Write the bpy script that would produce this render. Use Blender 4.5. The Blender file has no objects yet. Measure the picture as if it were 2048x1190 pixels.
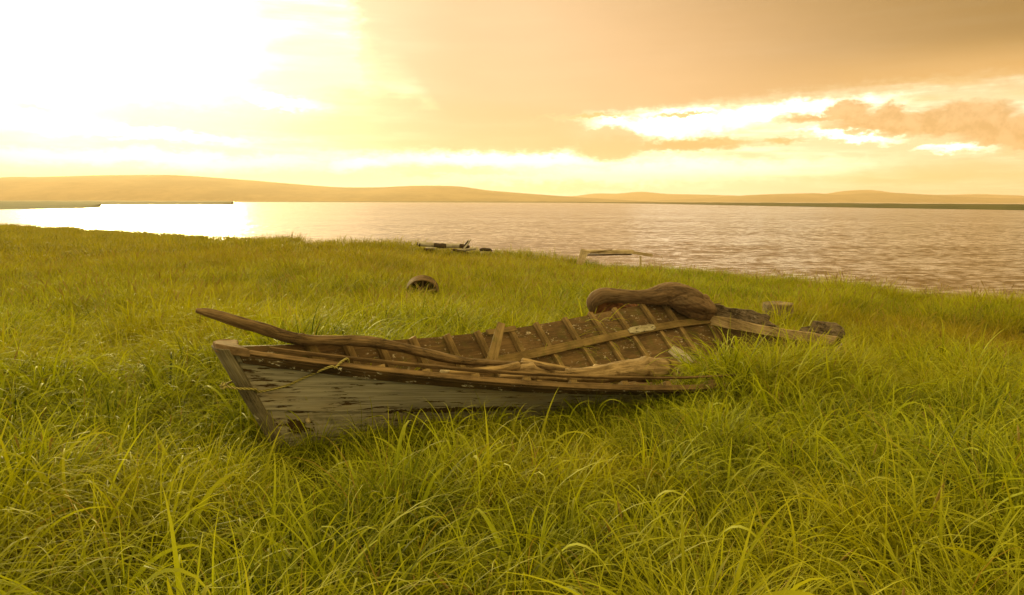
import bpy, bmesh, math, random
import numpy as np
from mathutils import Vector, Matrix, Euler, noise as mnoise

R = math.radians
scn = bpy.context.scene
COL = scn.collection
random.seed(7)
rng = np.random.default_rng(11)

# ------------------------------------------------------------------ camera
FPX, CX, CY, EYE = 1450.0, 1024.0, 595.0, 1.65
PITCH, ROLL = R(7.58), 0.0020
cam_d = bpy.data.cameras.new('camera')
cam = bpy.data.objects.new('camera', cam_d)
COL.objects.link(cam)
cam_d.sensor_width = 36.0
cam_d.lens = 36.0 * FPX / 2048.0
cam_d.clip_start = 0.05
cam_d.clip_end = 30000
cam.location = (0, 0, EYE)
cam.rotation_mode = 'QUATERNION'
cam.rotation_quaternion = (Matrix.Rotation(math.pi / 2 - PITCH, 4, 'X') @ Matrix.Rotation(ROLL, 4, 'Z')).to_quaternion()
scn.camera = cam

def ray(px, py):
    X = (px - CX) / FPX; Y = (py - CY) / FPX
    cr, sr = math.cos(ROLL), math.sin(ROLL)
    a = X * cr + Y * sr; b = -X * sr + Y * cr
    c, s = math.cos(PITCH), math.sin(PITCH)
    return Vector((a, c - b * s, -b * c - s))
def at(px, py, Y):
    d = ray(px, py)
    return Vector((0, 0, EYE)) + d * (Y / d.y)
def azel(px, py):
    d = ray(px, py).normalized()
    return math.degrees(math.atan2(d.x, d.y)), math.degrees(math.asin(d.z))

# ------------------------------------------------------------------ render / exposure
scn.view_settings.view_transform = 'Standard'
scn.view_settings.look = 'None'
scn.view_settings.exposure = 0.0
scn.view_settings.gamma = 1.0
scn.cycles.use_denoising = True
scn.cycles.max_bounces = 6
scn.cycles.diffuse_bounces = 4
scn.cycles.transparent_max_bounces = 8
scn.cycles.sample_clamp_indirect = 6.0
scn.cycles.volume_bounces = 1

# ------------------------------------------------------------------ node helpers
class NT:
    def __init__(s, tree):
        s.t = tree; s.n = tree.nodes; s.l = tree.links
    def new(s, typ, **kw):
        nd = s.n.new(typ)
        for k, v in kw.items(): setattr(nd, k, v)
        return nd
    def set(s, sock, v):
        if hasattr(v, 'is_linked') or hasattr(v, 'links'): s.l.new(v, sock)
        else:
            if isinstance(v, (tuple, list)) and sock.type == 'RGBA' and len(v) == 3: v = (*v, 1)
            sock.default_value = v
    def math(s, op, a, b=0.0, c=None, clamp=False):
        nd = s.new('ShaderNodeMath', operation=op, use_clamp=clamp)
        s.set(nd.inputs[0], a); s.set(nd.inputs[1], b)
        if c is not None: s.set(nd.inputs[2], c)
        return nd.outputs[0]
    def vmath(s, op, a, b=(0, 0, 0), out=0, scale=None):
        nd = s.new('ShaderNodeVectorMath', operation=op)
        s.set(nd.inputs[0], a); s.set(nd.inputs[1], b)
        if scale is not None: s.set(nd.inputs['Scale'], scale)
        return nd.outputs[out]
    def mix(s, f, a, b, blend='MIX'):
        nd = s.new('ShaderNodeMix', data_type='RGBA', blend_type=blend)
        nd.clamp_factor = True
        s.set(nd.inputs[0], f); s.set(nd.inputs[6], a); s.set(nd.inputs[7], b)
        return nd.outputs[2]
    def rng(s, v, a, b, c=0.0, d=1.0, smooth=True):
        nd = s.new('ShaderNodeMapRange', interpolation_type='SMOOTHSTEP' if smooth else 'LINEAR')
        for i, x in enumerate((v, a, b, c, d)): s.set(nd.inputs[i], x)
        return nd.outputs[0]
    def noise(s, vec, scale, detail=4, rough=0.55, dist=0.0, out=0):
        nd = s.new('ShaderNodeTexNoise')
        s.set(nd.inputs['Vector'], vec); s.set(nd.inputs['Scale'], scale)
        nd.inputs['Detail'].default_value = detail; nd.inputs['Roughness'].default_value = rough
        nd.inputs['Distortion'].default_value = dist
        return nd.outputs[out]
    def sep(s, v):
        nd = s.new('ShaderNodeSeparateXYZ'); s.set(nd.inputs[0], v); return nd.outputs
    def comb(s, x, y, z):
        nd = s.new('ShaderNodeCombineXYZ'); s.set(nd.inputs[0], x); s.set(nd.inputs[1], y); s.set(nd.inputs[2], z); return nd.outputs[0]

# ------------------------------------------------------------------ sky
SUN_AZ, SUN_EL = azel(250, 60)
w = bpy.data.worlds.new('World'); scn.world = w; w.use_nodes = True
w.node_tree.nodes.clear()
g = NT(w.node_tree)
tc = g.new('ShaderNodeTexCoord')
dirv = tc.outputs['Generated']
dx, dy, dz = g.sep(dirv)[:]
az = g.math('MULTIPLY', g.math('ARCTAN2', dx, dy), 180 / math.pi)
el = g.math('MULTIPLY', g.math('ARCSINE', dz), 180 / math.pi)
ae = g.comb(az, el, 0.0)
n1 = g.noise(g.vmath('MULTIPLY', ae, (0.45, 1.1, 1)), 0.55, 6, 0.6, out=1)
warp = g.vmath('MULTIPLY', g.vmath('SUBTRACT', n1, (0.5, 0.5, 0.5)), (5.0, 2.0, 0))
n2 = g.noise(g.vmath('MULTIPLY', ae, (0.8, 1.6, 1)), 1.6, 5, 0.6, out=1)
warp2 = g.vmath('MULTIPLY', g.vmath('SUBTRACT', n2, (0.5, 0.5, 0.5)), (1.7, 1.1, 0))
aw = g.vmath('ADD', g.vmath('ADD', ae, warp), warp2)
aw_s = g.vmath('ADD', ae, warp2)

def ell(px, py, rx, ry, rot=0.0, soft=0.5, vec=None):
    a, e = azel(px, py)
    a1, _ = azel(px + rx, py); a0, _ = azel(px - rx, py)
    _, e1 = azel(px, py - ry); _, e0 = azel(px, py + ry)
    m = g.new('ShaderNodeMapping', vector_type='TEXTURE')
    g.set(m.inputs[0], vec or aw)
    m.inputs['Location'].default_value = (a, e, 0)
    m.inputs['Rotation'].default_value = (0, 0, R(rot))
    m.inputs['Scale'].default_value = ((a1 - a0) / 2, (e1 - e0) / 2, 1)
    d = g.vmath('LENGTH', m.outputs[0], out='Value')
    return g.rng(d, 1 + soft, 1 - soft, 0, 1)
def fmax(*a):
    r = a[0]
    for x in a[1:]: r = g.math('MAXIMUM', r, x)
    return r
awx, awy, _z = g.sep(aw_s)[:]
awx = g.math('ADD', awx, g.math('MULTIPLY', g.sep(warp)[0], g.rng(az, -4, -10, 0, .6)))
# clear sky between the clouds: creamy yellow, whiter low down
base = g.mix(g.rng(az, -40, 45), (1.04, 0.99, 0.72), (1.02, 0.86, 0.50))
streak = g.noise(g.vmath('MULTIPLY', ae, (0.10, 0.9, 1)), 0.9, 5, 0.6)
base = g.mix(g.rng(streak, 0.42, 0.68), base, (1.5, 1.45, 1.05))
# faint yellow bands
bands = g.noise(g.vmath('MULTIPLY', ae, (0.07, 0.7, 1)), 1.3, 4, 0.55)
base = g.mix(g.math('MULTIPLY', g.rng(bands, 0.5, 0.66), g.rng(az, 0, 25, 0.25, 0.85)), base, (1.0, 0.74, 0.36))
# white break near the sun
sv = Vector((math.sin(R(SUN_AZ)) * math.cos(R(SUN_EL)), math.cos(R(SUN_AZ)) * math.cos(R(SUN_EL)), math.sin(R(SUN_EL))))
glow = fmax(ell(250, 60, 235, 125, -4, 0.6), ell(60, 60, 240, 170, 0, 0.6))
base = g.mix(glow, base, (2.9, 2.75, 2.2))
gw = fmax(ell(240, 262, 190, 10, -2, 0.8), ell(560, 200, 60, 10, -5, 0.7), ell(300, 320, 300, 14, 0, 1.0),
          ell(730, 328, 70, 12, 0, 0.8), ell(1000, 318, 240, 16, -1, 0.8), ell(1330, 248, 160, 22, 3, 0.7),
          ell(1560, 222, 160, 12, 3, 0.9), ell(1240, 350, 330, 22, 2, 0.9), ell(1700, 270, 90, 8, -6, 0.7), ell(1930, 297, 70, 7, 0, 0.8))
base = g.mix(gw, base, (3.2, 3.0, 2.4))
base = g.mix(g.math('MULTIPLY', g.rng(el, 5.5, 0.5), g.rng(az, 34, 8, 0.15, 0.8)), base, (1.6, 1.5, 1.2))
# pale yellow veils on the left
veil = fmax(ell(420, 238, 280, 26, -2, 0.6), ell(640, 150, 110, 70, 10, 0.8), ell(20, 100, 60, 14, 0, 0.7), ell(70, 212, 50, 7, 0, 0.7))
base = g.mix(g.math('MULTIPLY', veil, 0.8), base, (1.12, 1.0, 0.64))
# big cloud sheet: lower edge follows a curve of azimuth
fc = g.new('ShaderNodeFloatCurve')
crv = fc.mapping.curves[0]
_pts = [(-180, 12), (-95, 16), (-70, 26), (-28, 30), (-13.8, 24)] + [azel(*q) for q in ((722, 150), (750, 240), (1000, 242), (1100, 237), (1400, 215), (1650, 203), (1850, 196), (2048, 188))] + [(70, 6), (180, 8)]
while len(crv.points) > 2: crv.points.remove(crv.points[1])
crv.points[0].location = (0, _pts[0][1] / 40); crv.points[1].location = (1, _pts[-1][1] / 40)
for a_, e_ in _pts[1:-1]: crv.points.new((a_ + 180) / 360, e_ / 40)
for p_ in crv.points: p_.handle_type = 'VECTOR'
fc.mapping.update()
g.set(fc.inputs['Value'], g.math('DIVIDE', g.math('ADD', awx, 180), 360))
bnd = g.math('MULTIPLY', fc.outputs[0], 40)
above = g.math('SUBTRACT', awy, bnd)
sheet = g.rng(above, g.rng(az, -10, -5, -3.0, -0.3), g.math('ADD', g.rng(az, 5, 36, 0.45, 1.9), g.rng(az, -4, -10, 0, 6.0)))
sc = g.mix(g.rng(az, -13, -3), (1.06, 0.84, 0.55), g.mix(g.rng(az, -5, 16), (1.0, 0.70, 0.42), (0.93, 0.58, 0.31)))
sc = g.mix(g.rng(g.math('ADD', az, g.math('MULTIPLY', el, 1.3)), 18, 52), sc, (0.34, 0.19, 0.06))
lowr = g.math('MULTIPLY', g.rng(az, 10, 34), g.rng(el, 11.0, 8.0))
sc = g.mix(g.math('MULTIPLY', lowr, 0.75), sc, (0.98, 0.56, 0.20))
# unseen sheet overhead and behind the camera, brightened to light grass and boat
back = g.math('MAXIMUM', g.rng(el, 22, 60), g.rng(dy, 0.35, -0.3))
sc = g.mix(back, sc, (1.75, 1.34, 0.46))
tex = g.noise(g.vmath('MULTIPLY', ae, (0.16, 0.5, 1)), 0.7, 5, 0.55)
sc = g.mix(0.16, sc, g.mix(tex, (0.55, 0.4, 0.25), (1.25, 1.15, 0.9)), 'MULTIPLY')
fadel = g.rng(az, -17, -3, .75, 1)
sheet = g.math('MULTIPLY', sheet, fadel)
midc = fmax(ell(860, 258, 300, 50, 2, 0.3, aw_s), ell(760, 215, 120, 34, 0, 0.5), ell(1215, 285, 75, 36, 0, 0.25, aw_s), ell(1020, 268, 190, 42, 0, 0.25, aw_s), ell(1330, 292, 150, 10, 0, 0.5, aw_s))
midc = g.math('MULTIPLY', midc, g.rng(az, -17, -3, .45, 1))
col = g.mix(g.math('MULTIPLY', sheet, 0.97), base, sc)
col = g.mix(g.math('MULTIPLY', midc, 0.93), col, g.mix(g.rng(az, -12, 10), (1.0, 0.72, 0.42), (0.91, 0.58, 0.29)))
thin = fmax(ell(1400, 288, 100, 11, 1, 0.5, aw_s), ell(1195, 232, 60, 3.5, 1, 0.7, aw_s), ell(1365, 229, 60, 4, 3, 0.6, aw_s), ell(1565, 281, 40, 6, 3, 0.6, aw_s))
col = g.mix(g.math('MULTIPLY', thin, 0.95), col, (0.88, 0.52, 0.21))
lump = g.noise(ae, 0.9, 6, 0.6)
rc = fmax(ell(1870, 245, 230, 26, -3, 0.3, aw_s), ell(1695, 222, 48, 22, 0, 0.3, aw_s), ell(1930, 232, 110, 30, 0, 0.35, aw_s), ell(2050, 265, 170, 36, -6, 0.35, aw_s), ell(1780, 225, 36, 20, 0, 0.35, aw_s), ell(1640, 237, 70, 7, 0, 0.5, aw_s))
col = g.mix(g.math('MULTIPLY', rc, 0.98), col, g.mix(g.rng(lump, 0.35, 0.65), (0.70, 0.38, 0.15), (0.94, 0.55, 0.26)))
lowc = fmax(ell(1900, 338, 190, 22, 2, 0.7), ell(2040, 305, 90, 9, -4, 0.6), ell(910, 345, 130, 8, 0, 0.8), ell(1130, 375, 200, 9, 0, 0.9))
col = g.mix(g.math('MULTIPLY', lowc, 0.5), col, (0.98, 0.72, 0.38))
# below the horizon
col = g.mix(g.rng(el, -0.5, -4), col, (0.25, 0.2, 0.08))
sky = g.new('ShaderNodeTexSky', sky_type='NISHITA')
sky.sun_disc = False
sky.sun_elevation = R(SUN_EL); sky.sun_rotation = R(SUN_AZ)
sky.air_density = 1.0; sky.dust_density = 3.0
bg1 = g.new('ShaderNodeBackground'); g.set(bg1.inputs['Color'], g.mix(g.math('MAXIMUM', sheet, midc), g.mix(1.0, sky.outputs[0], (0.6, 0.43, 0.27), 'MULTIPLY'), (0.2, 0.13, 0.05))); bg1.inputs['Strength'].default_value = 0.05
bg2 = g.new('ShaderNodeBackground'); g.set(bg2.inputs['Color'], col); bg2.inputs['Strength'].default_value = 0.95
add = g.new('ShaderNodeAddShader'); g.l.new(bg1.outputs[0], add.inputs[0]); g.l.new(bg2.outputs[0], add.inputs[1])
wo = g.new('ShaderNodeOutputWorld'); g.l.new(add.outputs[0], wo.inputs['Surface'])
w.cycles.sampling_method = 'MANUAL'; w.cycles.sample_map_resolution = 1024

# ------------------------------------------------------------------ sun
sd = bpy.data.lights.new('sun', 'SUN'); sd.energy = 4.6; sd.angle = R(12); sd.color = (1.0, 0.82, 0.34)
sun = bpy.data.objects.new('sun', sd); COL.objects.link(sun)
sun.rotation_mode = 'QUATERNION'
sun.rotation_quaternion = (-Vector((sv.x, sv.y, math.sin(R(SUN_EL + 3))))).to_track_quat('-Z', 'Y')
sun.location = (-20, 30, 20)

# ------------------------------------------------------------------ object helpers
def tag(o, label=None, cat=None, group=None, kind=None):
    if label: o['label'] = label
    if cat: o['category'] = cat
    if group: o['group'] = group
    if kind: o['kind'] = kind
    return o
def empty(name, loc=(0, 0, 0), rot=(0, 0, 0)):
    o = bpy.data.objects.new(name, None); COL.objects.link(o)
    o.location = loc; o.rotation_euler = rot; o.empty_display_size = 0.2
    return o
def link_mesh(name, me, mat, parent=None, smooth=False):
    o = bpy.data.objects.new(name, me); COL.objects.link(o)
    if mat: me.materials.append(mat)
    if smooth: me.polygons.foreach_set('use_smooth', [True] * len(me.polygons))
    if parent: o.parent = parent
    return o

class MB:
    """collects pieces; gc is the grain coordinate (along, across, through)"""
    def __init__(s): s.v = []; s.f = []; s.g = []
    def add(s, vs, fs, gs):
        b = len(s.v); s.v += [tuple(p) for p in vs]; s.g += [tuple(p) for p in gs]
        s.f += [tuple(i + b for i in f) for f in fs]
    def grid(s, rows, grows, closed=False, flip=False):
        n = len(rows); m = len(rows[0]); fs = []
        for i in range(n - 1):
            for j in range(m if closed else m - 1):
                k = (j + 1) % m
                f = (i * m + j, i * m + k, (i + 1) * m + k, (i + 1) * m + j)
                fs.append(f[::-1] if flip else f)
        s.add([p for r in rows for p in r], fs, [p for r in grows for p in r])
    def build(s, name, mat, parent=None, smooth=False, bevel=0.0, off=None):
        me = bpy.data.meshes.new(name)
        off = off or Vector((0, 0, 0))
        me.from_pydata([(p[0] - off[0], p[1] - off[1], p[2] - off[2]) for p in s.v], [], s.f)
        a = me.attributes.new('gc', 'FLOAT_VECTOR', 'POINT')
        a.data.foreach_set('vector', [c for p in s.g for c in p])
        bm = bmesh.new(); bm.from_mesh(me)
        bmesh.ops.recalc_face_normals(bm, faces=bm.faces)
        bm.to_mesh(me); bm.free()
        o = link_mesh(name, me, mat, parent, smooth)
        if bevel:
            m = o.modifiers.new('bevel', 'BEVEL'); m.width = bevel; m.segments = 2; m.limit_method = 'ANGLE'; m.angle_limit = R(40)
        return o

def catmull(pts, n):
    P = [Vector(p) for p in pts]
    P = [P[0] * 2 - P[1]] + P + [P[-1] * 2 - P[-2]]
    out = []
    segs = len(P) - 3
    for i in range(n):
        t = i / (n - 1) * segs; k = min(int(t), segs - 1); f = t - k
        a, b, c, d = P[k:k + 4]
        out.append(0.5 * ((2 * b) + (c - a) * f + (2 * a - 5 * b + 4 * c - d) * f * f + (3 * b - a - 3 * c + d) * f ** 3))
    return out

def tube(mb, pts, radii, n=40, ns=14, rough=0.0, rscale=6.0, squash=1.0, seed=0.0, knots=0, capdepth=0.0, twist=0.0, ridges=0.0, rawn=None):
    pr = catmull([Vector((*p,)) for p in pts], n)
    rr = [q.x for q in catmull([Vector((r, 0, 0)) for r in radii], n)]
    up = Vector((0, 0, 1)); rows = []; grs = []; L = 0.0
    kn = [(random.random() * n, random.random() * 6.28, random.uniform(.25, .5)) for _ in range(knots)]
    for i, p in enumerate(pr):
        t = (pr[min(i + 1, n - 1)] - pr[max(i - 1, 0)]).normalized()
        sx = t.cross(up)
        sx = sx.normalized() if sx.length > 1e-3 else Vector((1, 0, 0))
        sy = sx.cross(t).normalized()
        if i: L += (p - pr[i - 1]).length
        row = []; gr = []
        for j in range(ns):
            a = 2 * math.pi * j / ns + twist * i / n
            q = Vector((math.cos(a), math.sin(a), 0))
            k = 1 + rough * mnoise.noise(Vector((q.x * 1.3 + seed, q.y * 1.3, L * rscale))) + rough * .5 * mnoise.noise(Vector((q.x * 3 + seed, q.y * 3 + 5, L * rscale * 2.2)))
            if ridges: k += ridges * mnoise.noise(Vector((q.x * 5 + seed, q.y * 5, L * 1.2 + seed)))
            for (ki, ka, kh) in kn:
                dd = ((i - ki) / 1.6) ** 2 + ((math.atan2(math.sin(a - ka), math.cos(a - ka))) / .45) ** 2
                k += kh * math.exp(-dd)
            r = rr[i] * k
            row.append(p + sx * (q.x * r) + sy * (q.y * r * squash))
            gr.append((L, q.x * rr[i], q.y * rr[i]))
        rows.append(row); grs.append(gr)
    # caps: two inner rings
    def cap(idx, sgn):
        c = pr[idx]; t = (pr[1] - pr[0]).normalized() * -1 if idx == 0 else (pr[-1] - pr[-2]).normalized()
        rs = []; gs = []
        for f, dd in ((.9, .25), (.5, .35), (.02, .3)):
            rs.append([c + (v - c) * f + t * rr[idx] * dd * (1 - capdepth * 3) + t * rr[idx] * .12 * mnoise.noise(v * 30) for v in rows[idx]])
            gs.append([(h[0], h[1] * f, h[2] * f) for h in grs[idx]])
        return rs, gs
    a, ga = cap(0, -1); b, gb = cap(n - 1, 1)
    mb.grid(a[::-1] + rows + b, ga[::-1] + grs + gb, closed=True)

def strip(mb, pts, wdir, hdir, w_, h_, jag=0.0, seed=0.0):
    """rectangular batten along pts; pts are the centre, wdir/hdir unit vectors (or lists)"""
    rows = []; gr = []; L = 0
    for i, p in enumerate(pts):
        p = Vector(p)
        if i: L += (p - Vector(pts[i - 1])).length
        W = Vector(wdir[i]) if isinstance(wdir, list) else Vector(wdir)
        H = Vector(hdir[i]) if isinstance(hdir, list) else Vector(hdir)
        ww = (w_[i] if isinstance(w_, list) else w_) / 2; hh = (h_[i] if isinstance(h_, list) else h_) / 2
        row = []
        for q, (a, b) in enumerate(((-1, -1), (1, -1), (1, 1), (-1, 1))):
            j = jag * mnoise.noise(Vector((L * 9, q * 3.3, seed)))
            row.append(p + W * (a * ww + j) + H * (b * hh + j * .6))
        rows.append(row); gr.append([(L, a * ww, b * hh) for a, b in ((-1, -1), (1, -1), (1, 1), (-1, 1))])
    mb.grid(rows, gr, closed=True)
    b = len(mb.v)
    n = len(rows)
    base = b - 4 * n
    mb.f.append((base + 3, base + 2, base + 1, base)); mb.f.append((b - 4, b - 3, b - 2, b - 1))

def board(mb, a, b, w_, h_, wdir=None, n=10, jag=0.003, seed=0.0, ends=0.0, taper=1.0):
    a = Vector(a); b = Vector(b); t = (b - a).normalized()
    W = Vector(wdir) if wdir else t.cross(Vector((0, 0, 1)))
    W = (W - t * W.dot(t)).normalized(); Hh = t.cross(W).normalized()
    pts = [a.lerp(b, i / (n - 1)) for i in range(n)]
    ww = [w_ * (1 + (taper - 1) * i / (n - 1)) for i in range(n)]
    strip(mb, pts, W, Hh, ww, h_, jag, seed)

# ------------------------------------------------------------------ materials
def new_mat(name):
    m = bpy.data.materials.new(name); m.use_nodes = True
    m.node_tree.nodes.clear()
    t = NT(m.node_tree)
    out = t.new('ShaderNodeOutputMaterial')
    return m, t, out
def gcoord(t):
    a = t.new('ShaderNodeAttribute', attribute_name='gc'); return a.outputs['Vector']
def finish(t, out, colr, rough=0.75, height=None, bump=0.3, dist=0.01, spec=0.3, trans=None):
    b = t.new('ShaderNodeBsdfPrincipled')
    t.set(b.inputs['Base Color'], colr); t.set(b.inputs['Roughness'], rough)
    b.inputs['Specular IOR Level'].default_value = spec
    if height is not None:
        bp = t.new('ShaderNodeBump'); bp.inputs['Strength'].default_value = bump; bp.inputs['Distance'].default_value = dist
        t.set(bp.inputs['Height'], height); t.l.new(bp.outputs[0], b.inputs['Normal'])
    t.l.new(b.outputs[0], out.inputs['Surface'])
    return b

def wood(name, dark, light, along=2.0, across=60.0, cracks=0.5, flecks=0.0, fleck_col=(.62, .58, .48), bump=0.5, moss=0.0, rough=0.8, patch=None, pscale=3.0):
    m, t, out = new_mat(name)
    gc = gcoord(t)
    v = t.vmath('MULTIPLY', gc, (along, across, across))
    grain = t.noise(v, 1.0, 6, 0.65, 0.4)
    fine = t.noise(t.vmath('MULTIPLY', gc, (along * 5, across * 3.5, across * 3.5)), 1.0, 3, 0.6)
    blot = t.noise(gc, pscale, 5, 0.6)
    gg = t.math('ADD', t.math('MULTIPLY', grain, 0.7), t.math('MULTIPLY', fine, 0.3))
    c = t.mix(t.rng(gg, 0.33, 0.68), dark, light)
    c = t.mix(t.rng(blot, 0.35, 0.7, 0.0, 0.75), c, t.mix(1.0, c, (.55, .5, .42), 'MULTIPLY'))
    if patch:
        c = t.mix(t.rng(t.noise(gc, pscale * 1.7, 4, 0.6), 0.52, 0.62, 0, 0.85), c, patch)
    crk = t.noise(t.vmath('MULTIPLY', gc, (along * 1.6, across * .9, across * .9)), 1.0, 5, 0.7, 0.2)
    ck = t.rng(t.math('ABSOLUTE', t.math('SUBTRACT', crk, 0.5)), 0.0, 0.035, 1, 0)
    ck = t.math('MULTIPLY', ck, t.math('MULTIPLY', t.rng(blot, 0.4, 0.6), cracks))
    c = t.mix(ck, c, tuple(x * .25 for x in dark))
    if flecks:
        f1 = t.noise(t.vmath('MULTIPLY', gc, (14, 30, 30)), 1.0, 6, 0.75, 0.6)
        f2 = t.noise(gc, 5.0, 3, 0.5)
        fk = t.math('MULTIPLY', t.rng(f1, 0.575, 0.64), t.rng(f2, 0.62 - flecks * .35, 0.72 - flecks * .35))
        c = t.mix(fk, c, fleck_col)
    if moss:
        ms = t.noise(gc, 7.0, 6, 0.7)
        c = t.mix(t.math('MULTIPLY', t.rng(ms, 0.5, 0.65), moss), c, (.075, .075, .014))
    h = t.math('SUBTRACT', gg, t.math('MULTIPLY', ck, 0.8))
    finish(t, out, c, rough, h, bump, 0.006, 0.25)
    return m

M = {}
def hull_paint():
    m, t, out = new_mat('peeling_grey_paint')
    gc = gcoord(t)
    grain = t.noise(t.vmath('MULTIPLY', gc, (1.6, 42, 42)), 1.0, 6, 0.65, 0.3)
    fine = t.noise(t.vmath('MULTIPLY', gc, (10, 160, 160)), 1.0, 3, 0.6)
    blot = t.noise(t.vmath('MULTIPLY', gc, (1.3, 3, 3)), 1.0, 5, 0.6)
    paint = t.mix(t.rng(grain, 0.35, 0.65), (.22, .20, .165), (.42, .385, .32))
    paint = t.mix(t.rng(blot, 0.45, 0.7, 0, .6), paint, (.27, .20, .11))
    gx, gy, gz_ = t.sep(gc)[:]
    woodc = t.mix(grain, (.022, .013, .006), (.085, .048, .018))
    chip = t.noise(t.vmath('MULTIPLY', gc, (4.5, 36, 36)), 1.0, 6, 0.68, 0.25)
    reg = t.noise(t.vmath('MULTIPLY', gc, (1.1, 2.6, 2.6)), 1.0, 4, 0.6)
    thr = t.rng(reg, 0.33, 0.62, 0.655, 0.525, False)
    low = t.rng(gy, 0.34, 0.02, 0.0, 0.055)
    c1 = t.rng(t.math('SUBTRACT', chip, t.math('SUBTRACT', thr, low)), 0.0, 0.015)
    # worn patch by the stem foot
    pt = t.vmath('LENGTH', t.vmath('MULTIPLY', t.vmath('SUBTRACT', gc, (.16, .20, 0)), (7.5, 11.0, 0)), out='Value')
    pn = t.noise(gc, 16.0, 5, 0.7)
    c2 = t.rng(t.math('ADD', pt, t.math('MULTIPLY', t.math('SUBTRACT', pn, .5), 3.2)), 0.62, 0.55)
    pt3 = t.vmath('LENGTH', t.vmath('MULTIPLY', t.vmath('SUBTRACT', gc, (1.25, .30, 0)), (1.6, 22.0, 0)), out='Value')
    c3 = t.rng(t.math('ADD', pt3, t.math('MULTIPLY', t.math('SUBTRACT', pn, .5), 2.0)), 0.85, 0.78)
    ch = fmaxn(t, c1, c2, c3)
    c = t.mix(ch, paint, woodc)
    c = t.mix(t.math('MULTIPLY', t.rng(t.noise(gc, 6, 5, .7), .5, .68), t.rng(gy, .45, 0.05, 0, .8)), c, (.05, .055, .016))
    h = t.math('SUBTRACT', t.math('ADD', t.math('MULTIPLY', grain, .35), t.math('MULTIPLY', fine, .25)), t.math('MULTIPLY', ch, .6))
    finish(t, out, c, 0.62, h, 0.6, 0.005, 0.35)
    return m
def fmaxn(t, *a):
    r = a[0]
    for x in a[1:]: r = t.math('MAXIMUM', r, x)
    return r
M['hull'] = hull_paint()
M['inside'] = wood('brown_inner_paint', (.085, .052, .022), (.19, .113, .05), 2.0, 30, .6, flecks=.7, fleck_col=(.42, .36, .27), moss=.5, bump=.5)
M['rail'] = wood('dark_rail_wood', (.035, .021, .008), (.10, .060, .023), 2.0, 70, .7, flecks=.55, bump=.6)
M['railtop'] = wood('worn_rail_wood', (.10, .062, .027), (.25, .16, .075), 2.0, 80, .8, bump=.6)
M['rib'] = wood('rib_wood', (.17, .112, .045), (.37, .25, .11), 3.0, 60, .6, flecks=.2, moss=.55, bump=.5)
M['riser'] = wood('riser_wood', (.14, .092, .034), (.26, .175, .07), 2.0, 60, .4, moss=.4, bump=.4)
M['stem'] = wood('stem_wood', (.12, .10, .065), (.30, .26, .18), 2.5, 60, .9, flecks=.1, bump=.7)
M['breast'] = wood('reddish_wood', (.12, .075, .038), (.27, .18, .10), 3.0, 60, .6, bump=.6)
M['pale'] = wood('bleached_plank', (.26, .18, .08), (.60, .44, .23), 1.6, 50, .8, bump=.6)
M['rotten'] = wood('rotten_board', (.035, .024, .012), (.30, .22, .13), 5.0, 32, 1.0, flecks=.5, fleck_col=(.5, .42, .3), bump=1.0, pscale=7)
M['transom'] = wood('transom_wood', (.085, .05, .02), (.17, .105, .045), 2.0, 30, .5, moss=.3, bump=.5)
M['white'] = wood('flaking_white_board', (.22, .18, .11), (.55, .50, .38), 3.0, 50, .6, flecks=.8, fleck_col=(.05, .035, .015), bump=.6)
M['drift'] = wood('driftwood_grey_brown', (.085, .05, .022), (.27, .18, .088), 3.0, 75, 1.0, bump=.8)
M['driftpale'] = wood('driftwood_pale', (.22, .14, .06), (.52, .37, .19), 2.0, 60, .7, bump=.5)
M['driftlog'] = wood('driftwood_log', (.17, .11, .05), (.46, .33, .18), 2.0, 42, .9, bump=.5, patch=(.11, .062, .024))
M['gold'] = wood('golden_slat', (.28, .17, .05), (.50, .34, .12), 2.0, 60, .4, bump=.4)
M['birch'] = wood('grey_white_pole', (.30, .26, .20), (.52, .47, .38), 4.0, 30, .8, bump=.5)
M['darkwood'] = wood('dark_wood', (.02, .013, .007), (.075, .045, .022), 4.0, 40, .8, bump=.7)
M['palebeam'] = wood('bleached_beam', (.32, .25, .15), (.66, .52, .33), 2.0, 40, .5, bump=.5)
M['stump'] = wood('stump_wood', (.09, .065, .03), (.40, .30, .15), 6.0, 45, 1.0, bump=.8)

def rust_mat():
    m, t, out = new_mat('rusty_steel')
    gc = gcoord(t)
    a = t.noise(gc, 14, 6, .7); b = t.noise(gc, 60, 4, .6)
    c = t.mix(t.rng(a, .35, .65), (.10, .035, .014), (.27, .11, .045))
    c = t.mix(t.rng(b, .5, .7, 0, .6), c, (.05, .022, .012))
    finish(t, out, c, .85, t.math('ADD', a, t.math('MULTIPLY', b, .4)), .5, .004, .3)
    return m
M['rust'] = rust_mat()
def cloth_mat():
    m, t, out = new_mat('brown_canvas')
    gc = gcoord(t)
    lo = t.noise(t.vmath('MULTIPLY', gc, (2.2, 22, 22)), 1.0, 5, .65, .8)
    fi = t.noise(t.vmath('MULTIPLY', gc, (9, 170, 170)), 1.0, 4, .65)
    bl = t.noise(gc, 7, 5, .6)
    c = t.mix(t.rng(lo, .3, .7), (.045, .025, .012), (.20, .12, .06))
    c = t.mix(t.rng(bl, .4, .7, 0, .7), c, (.15, .098, .052))
    c = t.mix(t.rng(fi, .35, .7, 0, .5), c, (.045, .024, .011))
    h = t.math('ADD', t.math('MULTIPLY', lo, .7), t.math('MULTIPLY', fi, .35))
    b = finish(t, out, c, .8, h, .9, .012, .3)
    b.inputs['Sheen Weight'].default_value = .25; b.inputs['Sheen Roughness'].default_value = .4
    b.inputs['Sheen Tint'].default_value = (.8, .55, .3, 1)
    return m
M['cloth'] = cloth_mat()
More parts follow.
